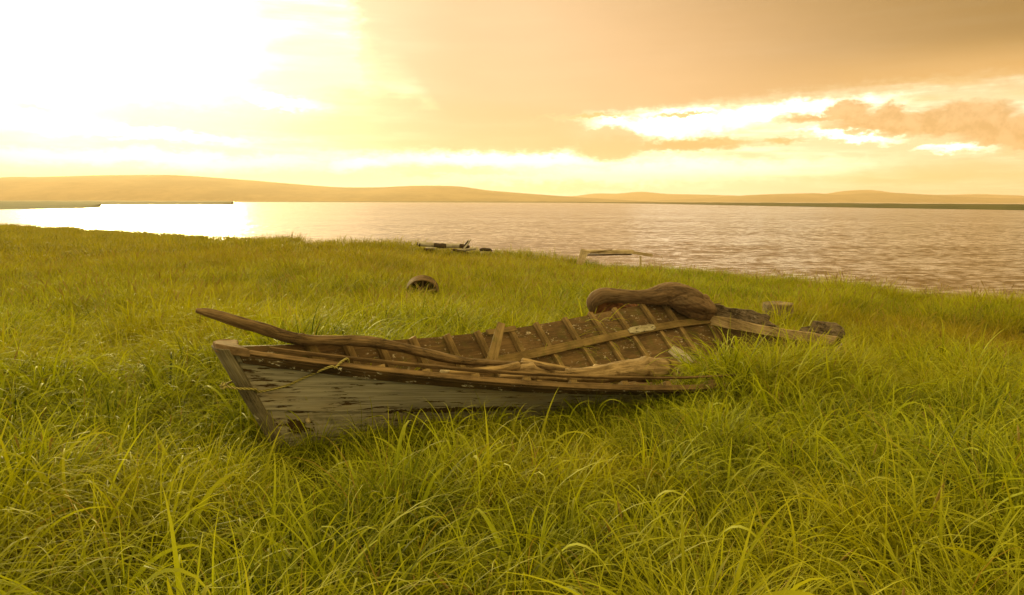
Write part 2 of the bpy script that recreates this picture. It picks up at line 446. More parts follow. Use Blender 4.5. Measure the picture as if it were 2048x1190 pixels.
def rope_mat():
    m, t, out = new_mat('twisted_rope')
    gc = gcoord(t)
    x, y, z = t.sep(gc)[:]
    ang = t.math('ARCTAN2', z, y)
    s_ = t.math('SINE', t.math('ADD', t.math('MULTIPLY', x, 260), t.math('MULTIPLY', ang, 3)))
    c = t.mix(t.rng(s_, -1, 1), (.17, .14, .035), (.46, .40, .13))
    finish(t, out, c, .8, s_, .8, .004, .3)
    return m
M['rope'] = rope_mat()
def plain(name, c, rough=.6):
    m, t, out = new_mat(name)
    n = t.noise(t.new('ShaderNodeTexCoord').outputs['Object'], 30, 5, .6)
    finish(t, out, t.mix(n, tuple(x * .7 for x in c), c), rough, n, .3, .003)
    return m
M['scrap'] = plain('faded_white_plastic', (.62, .58, .62), .5)
M['bolt'] = plain('weathered_bolt', (.42, .34, .2), .5)
M['cut'] = plain('freshly_broken_wood', (.72, .60, .42), .7)

def ground_mat():
    m, t, out = new_mat('meadow_soil')
    p = t.new('ShaderNodeTexCoord').outputs['Object']
    a = t.noise(p, 1.4, 6, .6); b = t.noise(p, 26, 5, .7); f = t.noise(p, .25, 4, .6)
    c = t.mix(t.rng(b, .3, .7), (.007, .007, .002), (.028, .024, .005))
    c = t.mix(t.rng(a, .45, .65, 0, .6), c, (.085, .052, .018))
    far = t.rng(t.vmath('LENGTH', p, out='Value'), 14, 34)
    c = t.mix(far, c, t.mix(t.rng(f, .3, .7), (.07, .078, .010), (.11, .10, .015)))
    finish(t, out, c, .95, b, .8, .05, .1)
    return m
M['ground'] = ground_mat()

def grass_mat():
    m, t, out = new_mat('meadow_grass_blades')
    bt = t.new('ShaderNodeAttribute', attribute_name='bt').outputs['Fac']
    br = t.new('ShaderNodeAttribute', attribute_name='br').outputs['Fac']
    dry = t.new('ShaderNodeAttribute', attribute_name='dry', attribute_type='INSTANCER').outputs['Fac']
    pos = t.new('ShaderNodeNewGeometry').outputs['Position']
    oi = t.new('ShaderNodeObjectInfo').outputs['Random']
    big = t.noise(pos, .35, 4, .6); med = t.noise(pos, 1.7, 3, .6)
    v = t.math('ADD', t.math('MULTIPLY', br, .55), t.math('ADD', t.math('MULTIPLY', oi, .30), t.math('MULTIPLY', med, .32)))
    c = t.mix(t.rng(v, .22, .88, 0, 1, False), (.008, .026, .001), (.35, .40, .005))
    c = t.mix(t.rng(big, .42, .68, 0, .55), c, (.34, .30, .005))
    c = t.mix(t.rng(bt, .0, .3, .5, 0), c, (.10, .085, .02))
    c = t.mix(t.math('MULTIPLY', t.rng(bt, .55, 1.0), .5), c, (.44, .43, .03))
    straw = t.math('GREATER_THAN', br, .93)
    c = t.mix(t.math('MULTIPLY', straw, .85), c, t.mix(oi, (.36, .25, .08), (.22, .12, .03)))
    c = t.mix(dry, c, t.mix(br, (.17, .125, .006), (.36, .26, .014)))
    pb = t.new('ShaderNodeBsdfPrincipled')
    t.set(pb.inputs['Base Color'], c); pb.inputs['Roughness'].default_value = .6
    pb.inputs['Specular IOR Level'].default_value = .12
    tr = t.new('ShaderNodeBsdfTranslucent')
    t.set(tr.inputs['Color'], t.mix(1.0, c, (1.5, 1.35, .6), 'MULTIPLY'))
    mx = t.new('ShaderNodeMixShader'); mx.inputs[0].default_value = .30
    t.l.new(pb.outputs[0], mx.inputs[1]); t.l.new(tr.outputs[0], mx.inputs[2])
    t.l.new(mx.outputs[0], out.inputs['Surface'])
    return m
M['grass'] = grass_mat()

def water_mat():
    m, t, out = new_mat('rippled_water')
    p = t.new('ShaderNodeTexCoord').outputs['Object']
    def rip(vec, sc_, det=3, dist=.3):
        return t.vmath('SUBTRACT', t.noise(t.vmath('MULTIPLY', p, vec), sc_, det, .6, dist, out=1), (.5, .5, .5))
    a = rip((.6, 1.0, 1), .95, 4, .3); b = rip((.6, 1.1, 1), 3.4, 4); l = rip((.3, .8, 1), .12, 3)
    v = t.vmath('ADD', t.vmath('ADD', t.vmath('SCALE', a, scale=.22), t.vmath('SCALE', b, scale=.50)), t.vmath('SCALE', l, scale=.10))
    nx, ny, nz = t.sep(v)[:]
    nrm = t.vmath('NORMALIZE', t.comb(t.math('MULTIPLY', nx, 1.1), t.math('SUBTRACT', t.math('MULTIPLY', ny, .9), .05), 1.0))
    bs = t.new('ShaderNodeBsdfPrincipled')
    bs.inputs['Base Color'].default_value = (.11, .06, .016, 1)
    bs.inputs['Roughness'].default_value = .16
    bs.inputs['IOR'].default_value = 1.33
    t.l.new(nrm, bs.inputs['Normal'])
    t.l.new(bs.outputs[0], out.inputs['Surface'])
    return m
M['water'] = water_mat()
def land_mat(name, a_, b_, sc_):
    m, t, out = new_mat(name)
    p = t.new('ShaderNodeTexCoord').outputs['Object']
    n = t.noise(p, sc_, 6, .62); n2 = t.noise(p, sc_ * 9, 4, .6)
    c = t.mix(t.rng(t.math('ADD', t.math('MULTIPLY', n, .7), t.math('MULTIPLY', n2, .3)), .38, .64), a_, b_)
    finish(t, out, c, .95, n2, .4, .3 / sc_ * .01, .1)
    return m
M['hill'] = land_mat('tundra_hillside', (.16, .115, .055), (.27, .19, .095), .006)
M['spit'] = land_mat('low_grassy_shore', (.030, .036, .006), (.075, .075, .012), .05)

# ------------------------------------------------------------------ terrain
WATER_Z = -0.9
EDGE = [(-400, 170), (-120, 98), (-41.7, 57), (-22, 40), (-12.6, 32.5), (-6.4, 28.6), (-.4, 25.6), (2.1, 23.8), (5.1, 19.4), (6.3, 17), (7.3, 15.4), (8.4, 14.5), (9.8, 13.3), (16, 7), (30, -8), (120, -90), (400, -300)]
ex = np.array([e[0] for e in EDGE]); ey = np.array([e[1] for e in EDGE])
def edge_y(x):
    return np.interp(x, ex, ey) + .35 * np.sin(x * 1.1) + .2 * np.sin(x * 2.7 + 1)
def ground_z(x, y):
    x = np.asarray(x, float); y = np.asarray(y, float)
    z = -0.045 * np.clip(x + 1.5, -3, 6) - 0.008 * np.clip(y - 5, 0, 45)
    z = z + .03 * np.sin(x * 1.3 + .5 * y) * np.sin(y * .9 + 2) + .02 * np.sin(x * 2.9 + 1) * np.sin(y * 2.3)
    d = (edge_y(x) - y) * .75
    k = np.clip((0.2 - d) / 1.6, 0, 1); k = k * k * (3 - 2 * k)
    return z * (1 - k) + (-2.2) * k
def polar_mesh(name, zf, rad, nth, mat):
    rs = np.concatenate([[0.0], rad]); th = np.linspace(0, 2 * np.pi, nth, endpoint=False)
    v = [(0, 0, float(zf(0, 0)))]; f = []
    for r in rad:
        x = r * np.sin(th); y = r * np.cos(th); z = zf(x, y)
        v += list(zip(x.tolist(), y.tolist(), np.broadcast_to(z, x.shape).tolist()))
    for j in range(nth): f.append((0, 1 + (j + 1) % nth, 1 + j))
    for i in range(len(rad) - 1):
        a = 1 + i * nth; b = a + nth
        for j in range(nth):
            k = (j + 1) % nth
            f.append((a + j, a + k, b + k, b + j))
    me = bpy.data.meshes.new(name); me.from_pydata(v, [], f)
    return link_mesh(name, me, mat, smooth=True)
grd = polar_mesh('ground', ground_z, np.concatenate([np.geomspace(.6, 70, 150), np.geomspace(76, 4200, 26)]), 320, M['ground'])
tag(grd, kind='structure')
wat = polar_mesh('water', lambda x, y: np.full(np.shape(x), WATER_Z), np.geomspace(2, 4200, 20), 64, M['water'])
tag(wat, kind='structure')

def landform(name, prof, Y, depth, base_z, mat, rough=.06, seed=0., front=None):
    """a rounded ridge whose skyline follows prof (photo px), standing Y m away and depth m deep"""
    xs = np.linspace(prof[0][0], prof[-1][0], 160)
    ys = np.interp(xs, [p[0] for p in prof], [p[1] for p in prof])
    ys = np.convolve(np.pad(ys, 2, 'edge'), np.ones(5) / 5, 'valid')
    rows = []
    nd = 22
    for k in range(nd):
        t = k / (nd - 1)
        row = []
        for x, y in zip(xs, ys):
            p = at(x, y, Y)
            hgt = max(p.z - base_z, .0)
            prof_t = math.sin(math.pi * min(t, 1)) ** .8 if t > 0 and t < 1 else 0
            dd = (t - .5) * depth
            n = rough * hgt * mnoise.fractal(Vector((p.x / depth * 5 + seed, dd / depth * 5, seed)), 1, 2, 5) * math.sin(math.pi * t)
            row.append((p.x * (1 + dd / Y * .6), p.y + dd, base_z + hgt * prof_t * (1 + 0 * dd) + (n if abs(t - .5) > .04 else 0)))
        rows.append(row)
    mb = MB(); mb.grid(rows, rows)
    o = mb.build(name, mat, smooth=True)
    return tag(o, kind='structure')
landform('hills', [(-420, 384), (-150, 362), (0, 355.5), (100, 354), (200, 351), (300, 350), (370, 351), (480, 359), (600, 369), (680, 375), (760, 375), (850, 371), (925, 372.5), (965, 380), (1050, 387), (1150, 394), (1260, 401), (1300, 403)], 1900, 900, WATER_Z - 4, M['hill'])
landform('hills', [(1240, 404), (1380, 398), (1450, 393), (1520, 389), (1570, 387.5), (1640, 386), (1665, 390), (1700, 388), (1760, 385), (1850, 389), (1940, 395), (2048, 397), (2300, 400), (2500, 404)], 2500, 700, WATER_Z - 4, M['hill'], seed=3)
landform('hills', [(930, 404), (1040, 388), (1100, 391), (1150, 393), (1190, 386), (1235, 388), (1280, 382.5), (1330, 388), (1400, 389), (1470, 391), (1560, 394), (1640, 390), (1690, 381), (1740, 380), (1790, 387), (1880, 390), (1960, 388), (2048, 392), (2300, 396)], 3400, 700, WATER_Z - 6, M['hill'], seed=7)

def low_land(name, front, back, h, mat, seed=0., parent=None):
    """low bank: front and back outlines are plan points; domed cross-section"""
    n = 90; A = catmull(front, n); B = catmull(back, n); rows = []
    for a, b in zip(A, B):
        row = []
        for k in range(9):
            t = k / 8
            p = a.lerp(b, t)
            z = WATER_Z - .3 + (h + .3) * math.sin(math.pi * t) ** .45 * (1 + .25 * mnoise.noise(Vector((p.x / 9 + seed, p.y / 30, 0)))) if 0 < t < 1 else WATER_Z - .3
            row.append((p.x, p.y, z))
        rows.append(row)
    mb = MB(); mb.grid(rows, rows)
    return tag(mb.build(name, mat, smooth=True), kind='structure')
def wp(px, py):
    d = ray(px, py); return Vector((0, 0, EYE)) + d * ((WATER_Z - EYE) / d.z)
low_land('shore', [wp(-500, 424.5), wp(-100, 422), wp(0, 420), wp(100, 418), wp(170, 416.5), wp(199, 414.5)],
         [wp(-500, 411), wp(-100, 409.5), wp(0, 409), wp(100, 411), wp(170, 412.5), wp(203, 413.6)], 1.35, M['spit'])
low_land('shore', [wp(-500, 411), wp(0, 410), wp(200, 409.6), wp(380, 409.2), wp(462, 408.9)],
         [wp(-500, 407), wp(0, 406.5), wp(200, 406.8), wp(380, 407.4), wp(468, 408.1)], 1.7, M['spit'], 4)
low_land('shore', [wp(1120, 405.6), wp(1274, 407.3), wp(1524, 412.5), wp(1800, 417.5), wp(2048, 421.5), wp(2500, 432)],
         [wp(1120, 404.6), wp(1274, 405.2), wp(1524, 406.6), wp(1800, 409), wp(2048, 411), wp(2500, 414)], 1.35, M['spit'], 9)
low_land('shore', [wp(-500, 403.0), wp(0, 403.2), wp(500, 404), wp(900, 405), wp(1180, 405.8)],
         [wp(-500, 402.4), wp(0, 402.5), wp(500, 403.2), wp(900, 404.1), wp(1180, 405.0)], 1.8, M['spit'], 12)

# ------------------------------------------------------------------ boat
BP = dict(zip(['X0','Y0','yaw','heel','trim','L','rake','h0','h3','h6','h1','b2','b5','b8','b1','cr','kc','rock'],
    [-1.476, 4.4801, 0.6947, 0.1605, -0.0378, 5.4437, 0.4064, 0.7932, 0.519, 0.4255, 0.5765, 0.443, 0.8005, 1.0461, 0.9061, 0.425, 0.3, 0.0665]))
def lag(xs, ys, u):
    r = 0.0
    for i in range(len(xs)):
        l = 1.0
        for j in range(len(xs)):
            if i != j: l *= (u - xs[j]) / (xs[i] - xs[j])
        r += ys[i] * l
    return r
def hb(u): return lag([0, .25, .5, .75, 1], [.03, BP['b2'], BP['b5'], BP['b8'], BP['b1']], u)
def sheer(u, s):
    h = lag([0, .33, .66, 1], [BP['h0'], BP['h3'], BP['h6'], BP['h1']], u)
    return Vector((BP['L'] * u - BP['rake'] * (1 - u) ** 2, s * hb(u), h))
def chine(u, s):
    return Vector((BP['L'] * u, s * max(hb(u) * BP['cr'], .03), BP['rock'] * (2 * u - 1) ** 2))
def side(u, t, s, off=0.0):
    """point on a hull side; off > 0 moves inboard"""
    c, h = chine(u, s), sheer(u, s)
    p = c.lerp(h, t)
    e = .004
    tu = side_raw(min(u + e, 1), t, s) - side_raw(max(u - e, 0), t, s)
    n = tu.cross(h - c).normalized()
    if n.y * s > 0: n = -n
    return p + n * off
def side_raw(u, t, s): return chine(u, s).lerp(sheer(u, s), t)
def side_n(u, t, s): return (side(u, t, s, 1) - side(u, t, s, 0)).normalized()

boat = empty('rowing_boat', (BP['X0'], BP['Y0'], 0), (BP['heel'], -BP['trim'], BP['yaw']))
tag(boat, 'derelict wooden rowing boat with peeling grey paint, lying in the grass', 'boat')
bpy.context.view_layer.update()
MW = Matrix.Translation(boat.location) @ Euler((BP['heel'], -BP['trim'], BP['yaw'])).to_matrix().to_4x4()
MI = MW.inverted()
def ray_local(px, py, xl):
    """where the sight line meets the boat's cross plane x = xl, in boat coordinates"""
    o = MI @ Vector((0, 0, EYE)); d = MI.to_3x3() @ ray(px, py)
    return o + d * ((xl - o.x) / d.x)

NU = 64
def hull_strake(s, t0, t1, o0, o1, mat_out, name, seed):
    TH = .018
    mbo = MB()
    us = [i / (NU - 1) for i in range(NU)]
    nt = 6
    rows = []; gr = []
    for u in us:
        row = []; g_ = []
        girth = (sheer(u, s) - chine(u, s)).length
        pr = []
        for k in range(nt):
            t = t0 + (t1 - t0) * k / (nt - 1)
            wv = .004 * mnoise.noise(Vector((u * 9, t * 3, seed)))
            pr.append((side(u, t, s, o0 + (o1 - o0) * k / (nt - 1) + wv), (u * 5.4, t * girth, 0.0)))
        for k in range(nt - 1, -1, -1):
            t = t0 + (t1 - t0) * k / (nt - 1)
            pr.append((side(u, t, s, o0 + (o1 - o0) * k / (nt - 1) + TH), (u * 5.4, t * girth, .018)))
        rows.append([q[0] for q in pr]); gr.append([q[1] for q in pr])
    mbo.grid(rows, gr, closed=True)
    n = 2 * nt
    mbo.f.append(tuple(range(n))[::-1]); b = len(mbo.v); mbo.f.append(tuple(range(b - n, b)))
    o = mbo.build(name, mat_out, boat)
    o.data.materials.append(M['inside'])
    # inner faces get the brown inside paint
    for p in o.data.polygons:
        g3 = [mbo.g[v][2] for v in p.vertices]
        if min(g3) > .01: p.material_index = 1
    return o
for s in (-1, 1):
    hull_strake(s, 0.0, .47, .004, .014, M['hull'], 'hull_plank', 2 + s)
    hull_strake(s, .44, 1.0, -.004, 0.0, M['hull'], 'hull_plank', 9 + s)
# bottom
mb = MB(); rows = []; gr = []
for i in range(NU):
    u = i / (NU - 1); row = []; g_ = []
    for k in range(9):
        t = k / 8
        p = chine(u, -1).lerp(chine(u, 1), t) + Vector((0, 0, .004))
        row.append(p); g_.append((p.x, p.y, 0))
    for k in range(8, -1, -1):
        t = k / 8
        p = chine(u, -1).lerp(chine(u, 1), t) + Vector((0, 0, .03 + .008 * mnoise.noise(Vector((u * 20, t * 6, 0)))))
        row.append(p); g_.append((p.x, p.y, .03))
    rows.append(row); gr.append(g_)
mb.grid(rows, gr, closed=True); mb.build('bottom_board', M['inside'], boat)

# rails: rub rail outside, worn cap, inwale inside
def along(s, t, off, u0, u1, n=70, dz=0.0):
    return [side(u0 + (u1 - u0) * i / (n - 1), t, s, off) + Vector((0, 0, dz)) for i in range(n)]
def frames(s, u0, u1, n=70):
    W = []; H = []
    for i in range(n):
        u = u0 + (u1 - u0) * i / (n - 1)
        nn = side_n(u, 1, s); hh = (sheer(u, s) - chine(u, s)).normalized()
        W.append(nn); H.append(hh)
    return W, H
for s in (-1, 1):
    W, H = frames(s, 0.012, .995)
    mb = MB()
    strip(mb, [p - h * .032 for p, h in zip(along(s, 1, -.020, .012, .995), H)], W, H, .032, .066, .003, s)
    mb.build('rub_rail', M['rail'], boat, bevel=.004)
W, H = frames(-1, .02, .99)
mb = MB(); strip(mb, [p + h * .012 for p, h in zip(along(-1, 1, -.006, .02, .99), H)], W, H, .042, .014, .003, 4)
mb.build('rail_cap', M['railtop'], boat, bevel=.003)
W, H = frames(-1, .04, .93)
mb = MB(); strip(mb, [p + h * .002 for p, h in zip(along(-1, 1, .080, .04, .93), H)], W, H, .016, .030, .003, 6)
mb.build('inwale', M['railtop'], boat, bevel=.003)
mb = MB()
W, H = frames(1, .40, .47, 12)
strip(mb, [p - h * .022 for p, h in zip(along(1, 1, .06, .40, .47, 12), H)], W, H, .02, .05, .004, 8)
mb.build('inwale_fragment', M['riser'], boat, bevel=.003)

# ribs, placed where the photo shows their heads
def proj_x(p):
    q = p - Vector((0, 0, EYE)); c, s_ = math.cos(PITCH), math.sin(PITCH)
    d = q.y * c - q.z * s_; return CX + FPX * q.x / d
def u_of(px, s=1):
    lo, hi = .03, 1.0
    for _ in range(40):
        m_ = (lo + hi) / 2
        if proj_x(MW @ sheer(m_, s)) < px: lo = m_
        else: hi = m_
    return (lo + hi) / 2
rib_us = [u_of(x) for x in (683, 748, 817, 886, 947, 1012, 1066, 1124, 1176, 1224, 1279, 1321)]
for i, u in enumerate(rib_us):
    for s in (1, -1):
        top = 1.0 + (.045 if (s == 1 and i in (11,)) else .012 if s == 1 else -.01)
        n = 9; pts = []; Ws = []; Hs = []
        uu = u
        for k in range(n):
            t = .02 + (top - .02) * k / (n - 1)
            off = .040 + (.008 if t < .45 else 0)
            pts.append(side(uu, t, s, off))
            nn = side_n(uu, min(t, 1), s)
            ax = (sheer(uu, s) - chine(uu, s)).normalized()
            Hs.append(nn); Ws.append(nn.cross(ax).normalized())
        mb = MB(); strip(mb, pts, Ws, Hs, .054 if i != 11 else .060, .042, .004, i + s * 20)
        mb.build('rib', M['rib'], boat, bevel=.003)
# knees at the bow
for u, s in ((u_of(609), 1),):
    mb = MB()
    strip(mb, [side(u, t, s, .045) for t in (.35, .6, .85, 1.03)], [Vector((1, 0, 0))] * 4, [side_n(u, 1, s)] * 4, [.06, .08, .09, .04], .05, .004, 3)
    mb.build('knee', M['riser'], boat, bevel=.006)
# seat risers
for s, u1 in ((1, .992), (-1, .90)):
    W, H = frames(s, .36, u1, 60)
    mb = MB(); strip(mb, along(s, .53, .073, .36, u1, 60), W, H, .022, .085, .003, s + 3)
    rz = mb.build('seat_riser', M['riser'], boat, bevel=.003)
W, H = frames(1, .74, .83, 16)
mb = MB(); strip(mb, along(1, .545, .0905, .752, .832, 16), W, H, .012, [.05, .06, .085, .088, .09, .085, .08, .083, .085, .08, .08, .082, .085, .08, .07, .05], .006, 12)
tag(mb.build('mending_patch', M['white'], boat, bevel=.004), 'flaking white patch on the seat riser')
# floor frames
for k, u in enumerate(rib_us[1:]):
    mb = MB()
    a = chine(u, -1) + Vector((0, .03, .052)); b = chine(u, 1) + Vector((0, -.03, .052))
    strip(mb, [a.lerp(b, i / 7) for i in range(8)], Vector((1, 0, 0)), Vector((0, 0, 1)), .05, .04, .003, k)
    mb.build('floor_frame', M['rib'], boat, bevel=.003)

# stem: outer post with two faces
mb = MB(); n = 14; rows = []; gr = []
for i in range(n):
    t = i / (n - 1) * 1.02
    c = Vector((0, 0, BP['rock'])).lerp(Vector((-BP['rake'], 0, BP['h0'])), t)
    w0 = .052 + .012 * t; fw = .024
    j = .003 * mnoise.noise(Vector((t * 9, 0, 0)))
    pr = [(-.050, -fw + j), (-.050, fw), (-.015, w0), (.02, w0 + .012), (.06, 0), (.02, -w0 - .012), (-.015, -w0 + j)]
    rows.append([c + Vector((a, b, 0)) for a, b in pr]); gr.append([(t * .85, a, b) for a, b in pr])
mb.grid(rows, gr, closed=True); m_ = len(rows[0]); mb.f.append(tuple(range(m_))[::-1]); b_ = len(mb.v); mb.f.append(tuple(range(b_ - m_, b_)))
mb.build('stem_post', M['stem'], boat, bevel=.004)
# breasthook: worn block closing the bow
mb = MB()
top = Vector((-BP['rake'], 0, BP['h0'] + .018))
ring0 = []; ring1 = []
outl = [(-.05, -.03), (-.01, -.058), (.05, -.085), (.13, -.105), (.11, -.05), (.09, 0), (.11, .05), (.13, .105), (.05, .085), (-.01, .058), (-.05, .03)]
for (a, b) in outl:
    k = .007 * mnoise.noise(Vector((a * 20, b * 20, 1)))
    sl = -.045 * max(a, 0) / .2
    ring0.append(top + Vector((a, b, -.03 + sl))); ring1.append(top + Vector((a * .97, b * .95, .022 + k + sl)))
mb.grid([ring0, ring1], [ring0, ring1], closed=True); q = len(outl); mb.f.append(tuple(range(q))[::-1]); mb.f.append(tuple(range(q, 2 * q)))
mb.build('breasthook', M['breast'], boat, bevel=.008)
# bolt at the stem foot
mb = MB(); c = side(.045, .33, -1, -.012); nn = -side_n(.045, .33, -1)
tube(mb, [c - nn * .012, c, c + nn * .014], [.016, .017, .011], 8, 12)
mb.build('bolt', M['bolt'], boat, smooth=True)

# transom with rotten, broken upper boards
def prism(mb, poly, x0, x1, sub=1):
    n = len(poly)
    gx = lambda p: (p[0], p[1])
    f0 = [Vector((x0, p[0], p[1])) for p in poly]; f1 = [Vector((x1, p[0], p[1])) for p in poly]
    mb.grid([f0, f1], [[(p[0], p[1], x0) for p in poly], [(p[0], p[1], x1) for p in poly]], closed=True)
    b = len(mb.v); mb.f.append(tuple(range(b - 2 * n, b - n))[::-1]); mb.f.append(tuple(range(b - n, b)))
L = BP['L']
def tv(px, py, xl=L):
    p = ray_local(px, py, xl); return (p.y, p.z)
c0, c1, s0, s1 = chine(1, -1), chine(1, 1), sheer(1, -1), sheer(1, 1)
mb = MB()
a1 = tv(1398, 636); a2 = tv(1684, 676)
prism(mb, [(c0.y, c0.z), (c1.y, c1.z), (a1[0] + .06, a1[1] - .005), a1, a2, (s0.y + .02, min(s0.z, a2[1]) - .02)], L - .034, L - .004)
mb.build('transom', M['transom'], boat, bevel=.003)
def jagged(poly_px, seed, amp=.006, sub=5):
    pts = [tv(*p) for p in poly_px]; out = []
    for i, p in enumerate(pts):
        q = pts[(i + 1) % len(pts)]
        for k in range(sub):
            t = k / sub
            j = amp * mnoise.noise(Vector((p[0] * 40 + t * 7, p[1] * 40 + t * 5, seed)))
            out.append((p[0] + (q[0] - p[0]) * t + j, p[1] + (q[1] - p[1]) * t + j * 1.4))
    return out
mb = MB(); prism(mb, jagged([(1400, 637), (1401, 612), (1425, 607), (1443, 609), (1450, 614), (1504, 620), (1522, 628), (1534, 628), (1540, 634), (1537, 641), (1546, 648), (1556, 652), (1560, 660), (1500, 650)], 1), L - .018, L + .012)
tag(mb.build('transom_board', M['rotten'], boat), 'rotten dark board along the top of the stern, its end broken off')
mb = MB(); prism(mb, jagged([(1596, 664), (1604, 655), (1624, 651), (1627, 641), (1645, 643), (1672, 646), (1686, 656), (1690, 668), (1684, 677), (1640, 671)], 5), L - .018, L + .012)
tag(mb.build('transom_board', M['rotten'], boat), 'short rotten grey stub of the top stern board')
mb = MB()
pl = jagged([(1376, 637), (1425, 629), (1463, 635), (1529, 650), (1579, 658), (1637, 666), (1681, 673), (1672, 688), (1652, 689), (1612, 681), (1546, 670), (1463, 656)], 9, .003)
prism(mb, pl, L - .075, L - .036)
tag(mb.build('stern_plank', M['pale'], boat, bevel=.003), 'bleached plank inside the stern')
# corner knee
mb = MB(); strip(mb, [Vector((L - .06, c1.y * (1 - t) + s1.y * t - .05, c1.z * (1 - t) + s1.z * t)) for t in (.1, .35, .6, .8)], Vector((1, 0, 0)), Vector((0, 1, 0)), .05, .05, .004, 3)
mb.build('corner_post', M['rib'], boat, bevel=.003)

# ------------------------------------------------------------------ rope
mb = MB()
def near_pt(px, py, out=.012):
    """point just outside the near hull side seen at this pixel"""
    best = None
    o = MI @ Vector((0, 0, EYE)); d = MI.to_3x3() @ ray(px, py)
    for i in range(400):
        u = i / 400 * .5
        # solve for t such that the sight line passes nearest to side(u,t)
        c, h = side_raw(u, 0, -1), side_raw(u, 1, -1)
        nrm = d.cross(h - c)
        if nrm.length < 1e-9: continue
        dist = abs((c - o).dot(nrm)) / nrm.length
        if best is None or dist < best[0]:
            e = h - c
            # parameter on e
            A = np.array([[e.x, -d.x], [e.y, -d.y], [e.z, -d.z]]); bb = np.array((o - c)[:])
            sol = np.linalg.lstsq(A, bb, rcond=None)[0]
            best = (dist, u, sol[0])
    _, u, t = best
    return MW @ side(u, t, -1, -out)
rp = [near_pt(515, 781), near_pt(540, 777), near_pt(575, 768), near_pt(612, 751), near_pt(645, 731, .040), near_pt(662, 721, .058)]
ru = .03 + .0
for _k in range(400):
    if proj_x(MW @ side(_k / 400, 1, -1, -.01)) < 684: ru = _k / 400
ropepts = [MW @ Vector((-.28 - .02, .07, .555)), MW @ Vector((-.38, .0, .56)), MW @ Vector((-.335, -.055, .555)), MW @ Vector((-.24, -.095, .552))] + rp + [MW @ (side(ru - .006, 1, -1, -.045) + Vector((0, 0, .012))), MW @ (side(ru, 1, -1, -.01) + Vector((0, 0, .03))), MW @ (side(ru + .008, 1, -1, .045) + Vector((0, 0, .015))), MW @ (side(ru + .01, 1, -1, .055) + Vector((0, 0, -.10)))]
tube(mb, ropepts, [.0075] * len(ropepts), 130, 10)
kn = MW @ Vector((-.395, -.01, .56))
tube(mb, [kn + Vector((-.01, 0, -.012)), kn, kn + Vector((-.004, 0, .022))], [.012, .019, .006], 10, 10, .3)
tag(mb.build('rope', M['rope'], smooth=True), 'yellowish frayed rope tied round the bow and slung over the side', 'rope')

# ------------------------------------------------------------------ driftwood and loose boards in the boat
def px_tube(name, mat, pts, label, cat, group=None, n=60, ns=16, **kw):
    """pts: (px, py, Y, diameter px)"""
    P = [at(a, b, Y) for a, b, Y, d in pts]; Rr = [d * Y / FPX / 2 for a, b, Y, d in pts]
    mb = MB(); tube(mb, P, Rr, n, ns, **kw)
    base = P[0].copy()
    o = mb.build(name, mat, smooth=True)
    return tag(o, label, cat, group)
DG = 'driftwood lying in the boat'
px_tube('driftwood_branch', M['drift'], [(393, 621, 4.30, 9), (420, 627, 4.33, 19), (470, 641, 4.38, 23), (530, 659, 4.46, 24), (580, 674, 4.55, 23), (620, 680, 4.63, 22), (680, 681, 4.76, 21), (730, 683, 4.86, 22), (790, 692, 4.96, 20), (850, 706, 5.08, 20), (910, 720, 5.2, 17), (970, 725, 5.32, 12), (1030, 727, 5.42, 10), (1080, 733, 5.5, 9), (1128, 739, 5.58, 7)],
        'long crooked grey-brown driftwood branch jutting out over the bow', 'driftwood', DG, n=160, ns=18, rough=.16, rscale=5, knots=5, ridges=.12)
px_tube('driftwood_log', M['driftlog'], [(1030, 739, 5.42, 20), (1046, 738, 5.46, 32), (1075, 742, 5.55, 34), (1110, 749, 5.66, 26), (1150, 751, 5.78, 28), (1190, 749, 5.9, 31), (1225, 745, 6.02, 38), (1265, 741, 6.14, 46), (1300, 741, 6.26, 50), (1328, 741, 6.34, 48)],
        'thick smooth driftwood log with a swollen end, the largest in the boat', 'driftwood', DG, n=130, ns=36, rough=.15, rscale=5, knots=5, seed=5, ridges=.08)
o = px_tube('driftwood_stick', M['driftpale'], [(886, 743, 5.02, 13), (920, 744, 5.1, 14), (970, 741, 5.22, 15), (1005, 737, 5.3, 15), (1036, 731, 5.37, 17)],
        'pale straight driftwood stick with a white broken end, left of the big log', 'driftwood', DG, n=40, rough=.1)
px_tube('driftwood_stick', M['driftpale'], [(1046, 721, 5.62, 11), (1075, 727, 5.68, 10), (1105, 732, 5.75, 9), (1140, 738, 5.82, 7)],
        'short thin pale driftwood stick just behind the big log', 'driftwood', DG, n=30, rough=.12)
px_tube('driftwood_stick', M['driftlog'], [(1000, 752, 5.2, 10), (1040, 751, 5.32, 13), (1090, 754, 5.45, 12), (1130, 758, 5.55, 9)],
        'dull driftwood stick in front of the big log against the near rail', 'driftwood', DG, n=30, rough=.12, seed=4)
px_tube('driftwood_stick', M['driftlog'], [(1331, 750, 6.3, 12), (1355, 751, 6.38, 13), (1380, 748, 6.46, 11), (1400, 743, 6.52, 9)],
        'short round driftwood stick to the right of the big log', 'driftwood', DG, n=24, rough=.1, seed=8)
mb = MB(); c = at(889, 743, 5.0)
tube(mb, [c + Vector((-.025, -.01, -.004)), c + Vector((-.006, 0, .004)), c + Vector((.03, .02, -.002))], [.012, .024, .008], 12, 12, .5, 30)
e_ = mb.build('broken_end', M['cut'], smooth=True); e_.parent = o; e_['label'] = 'white broken end'

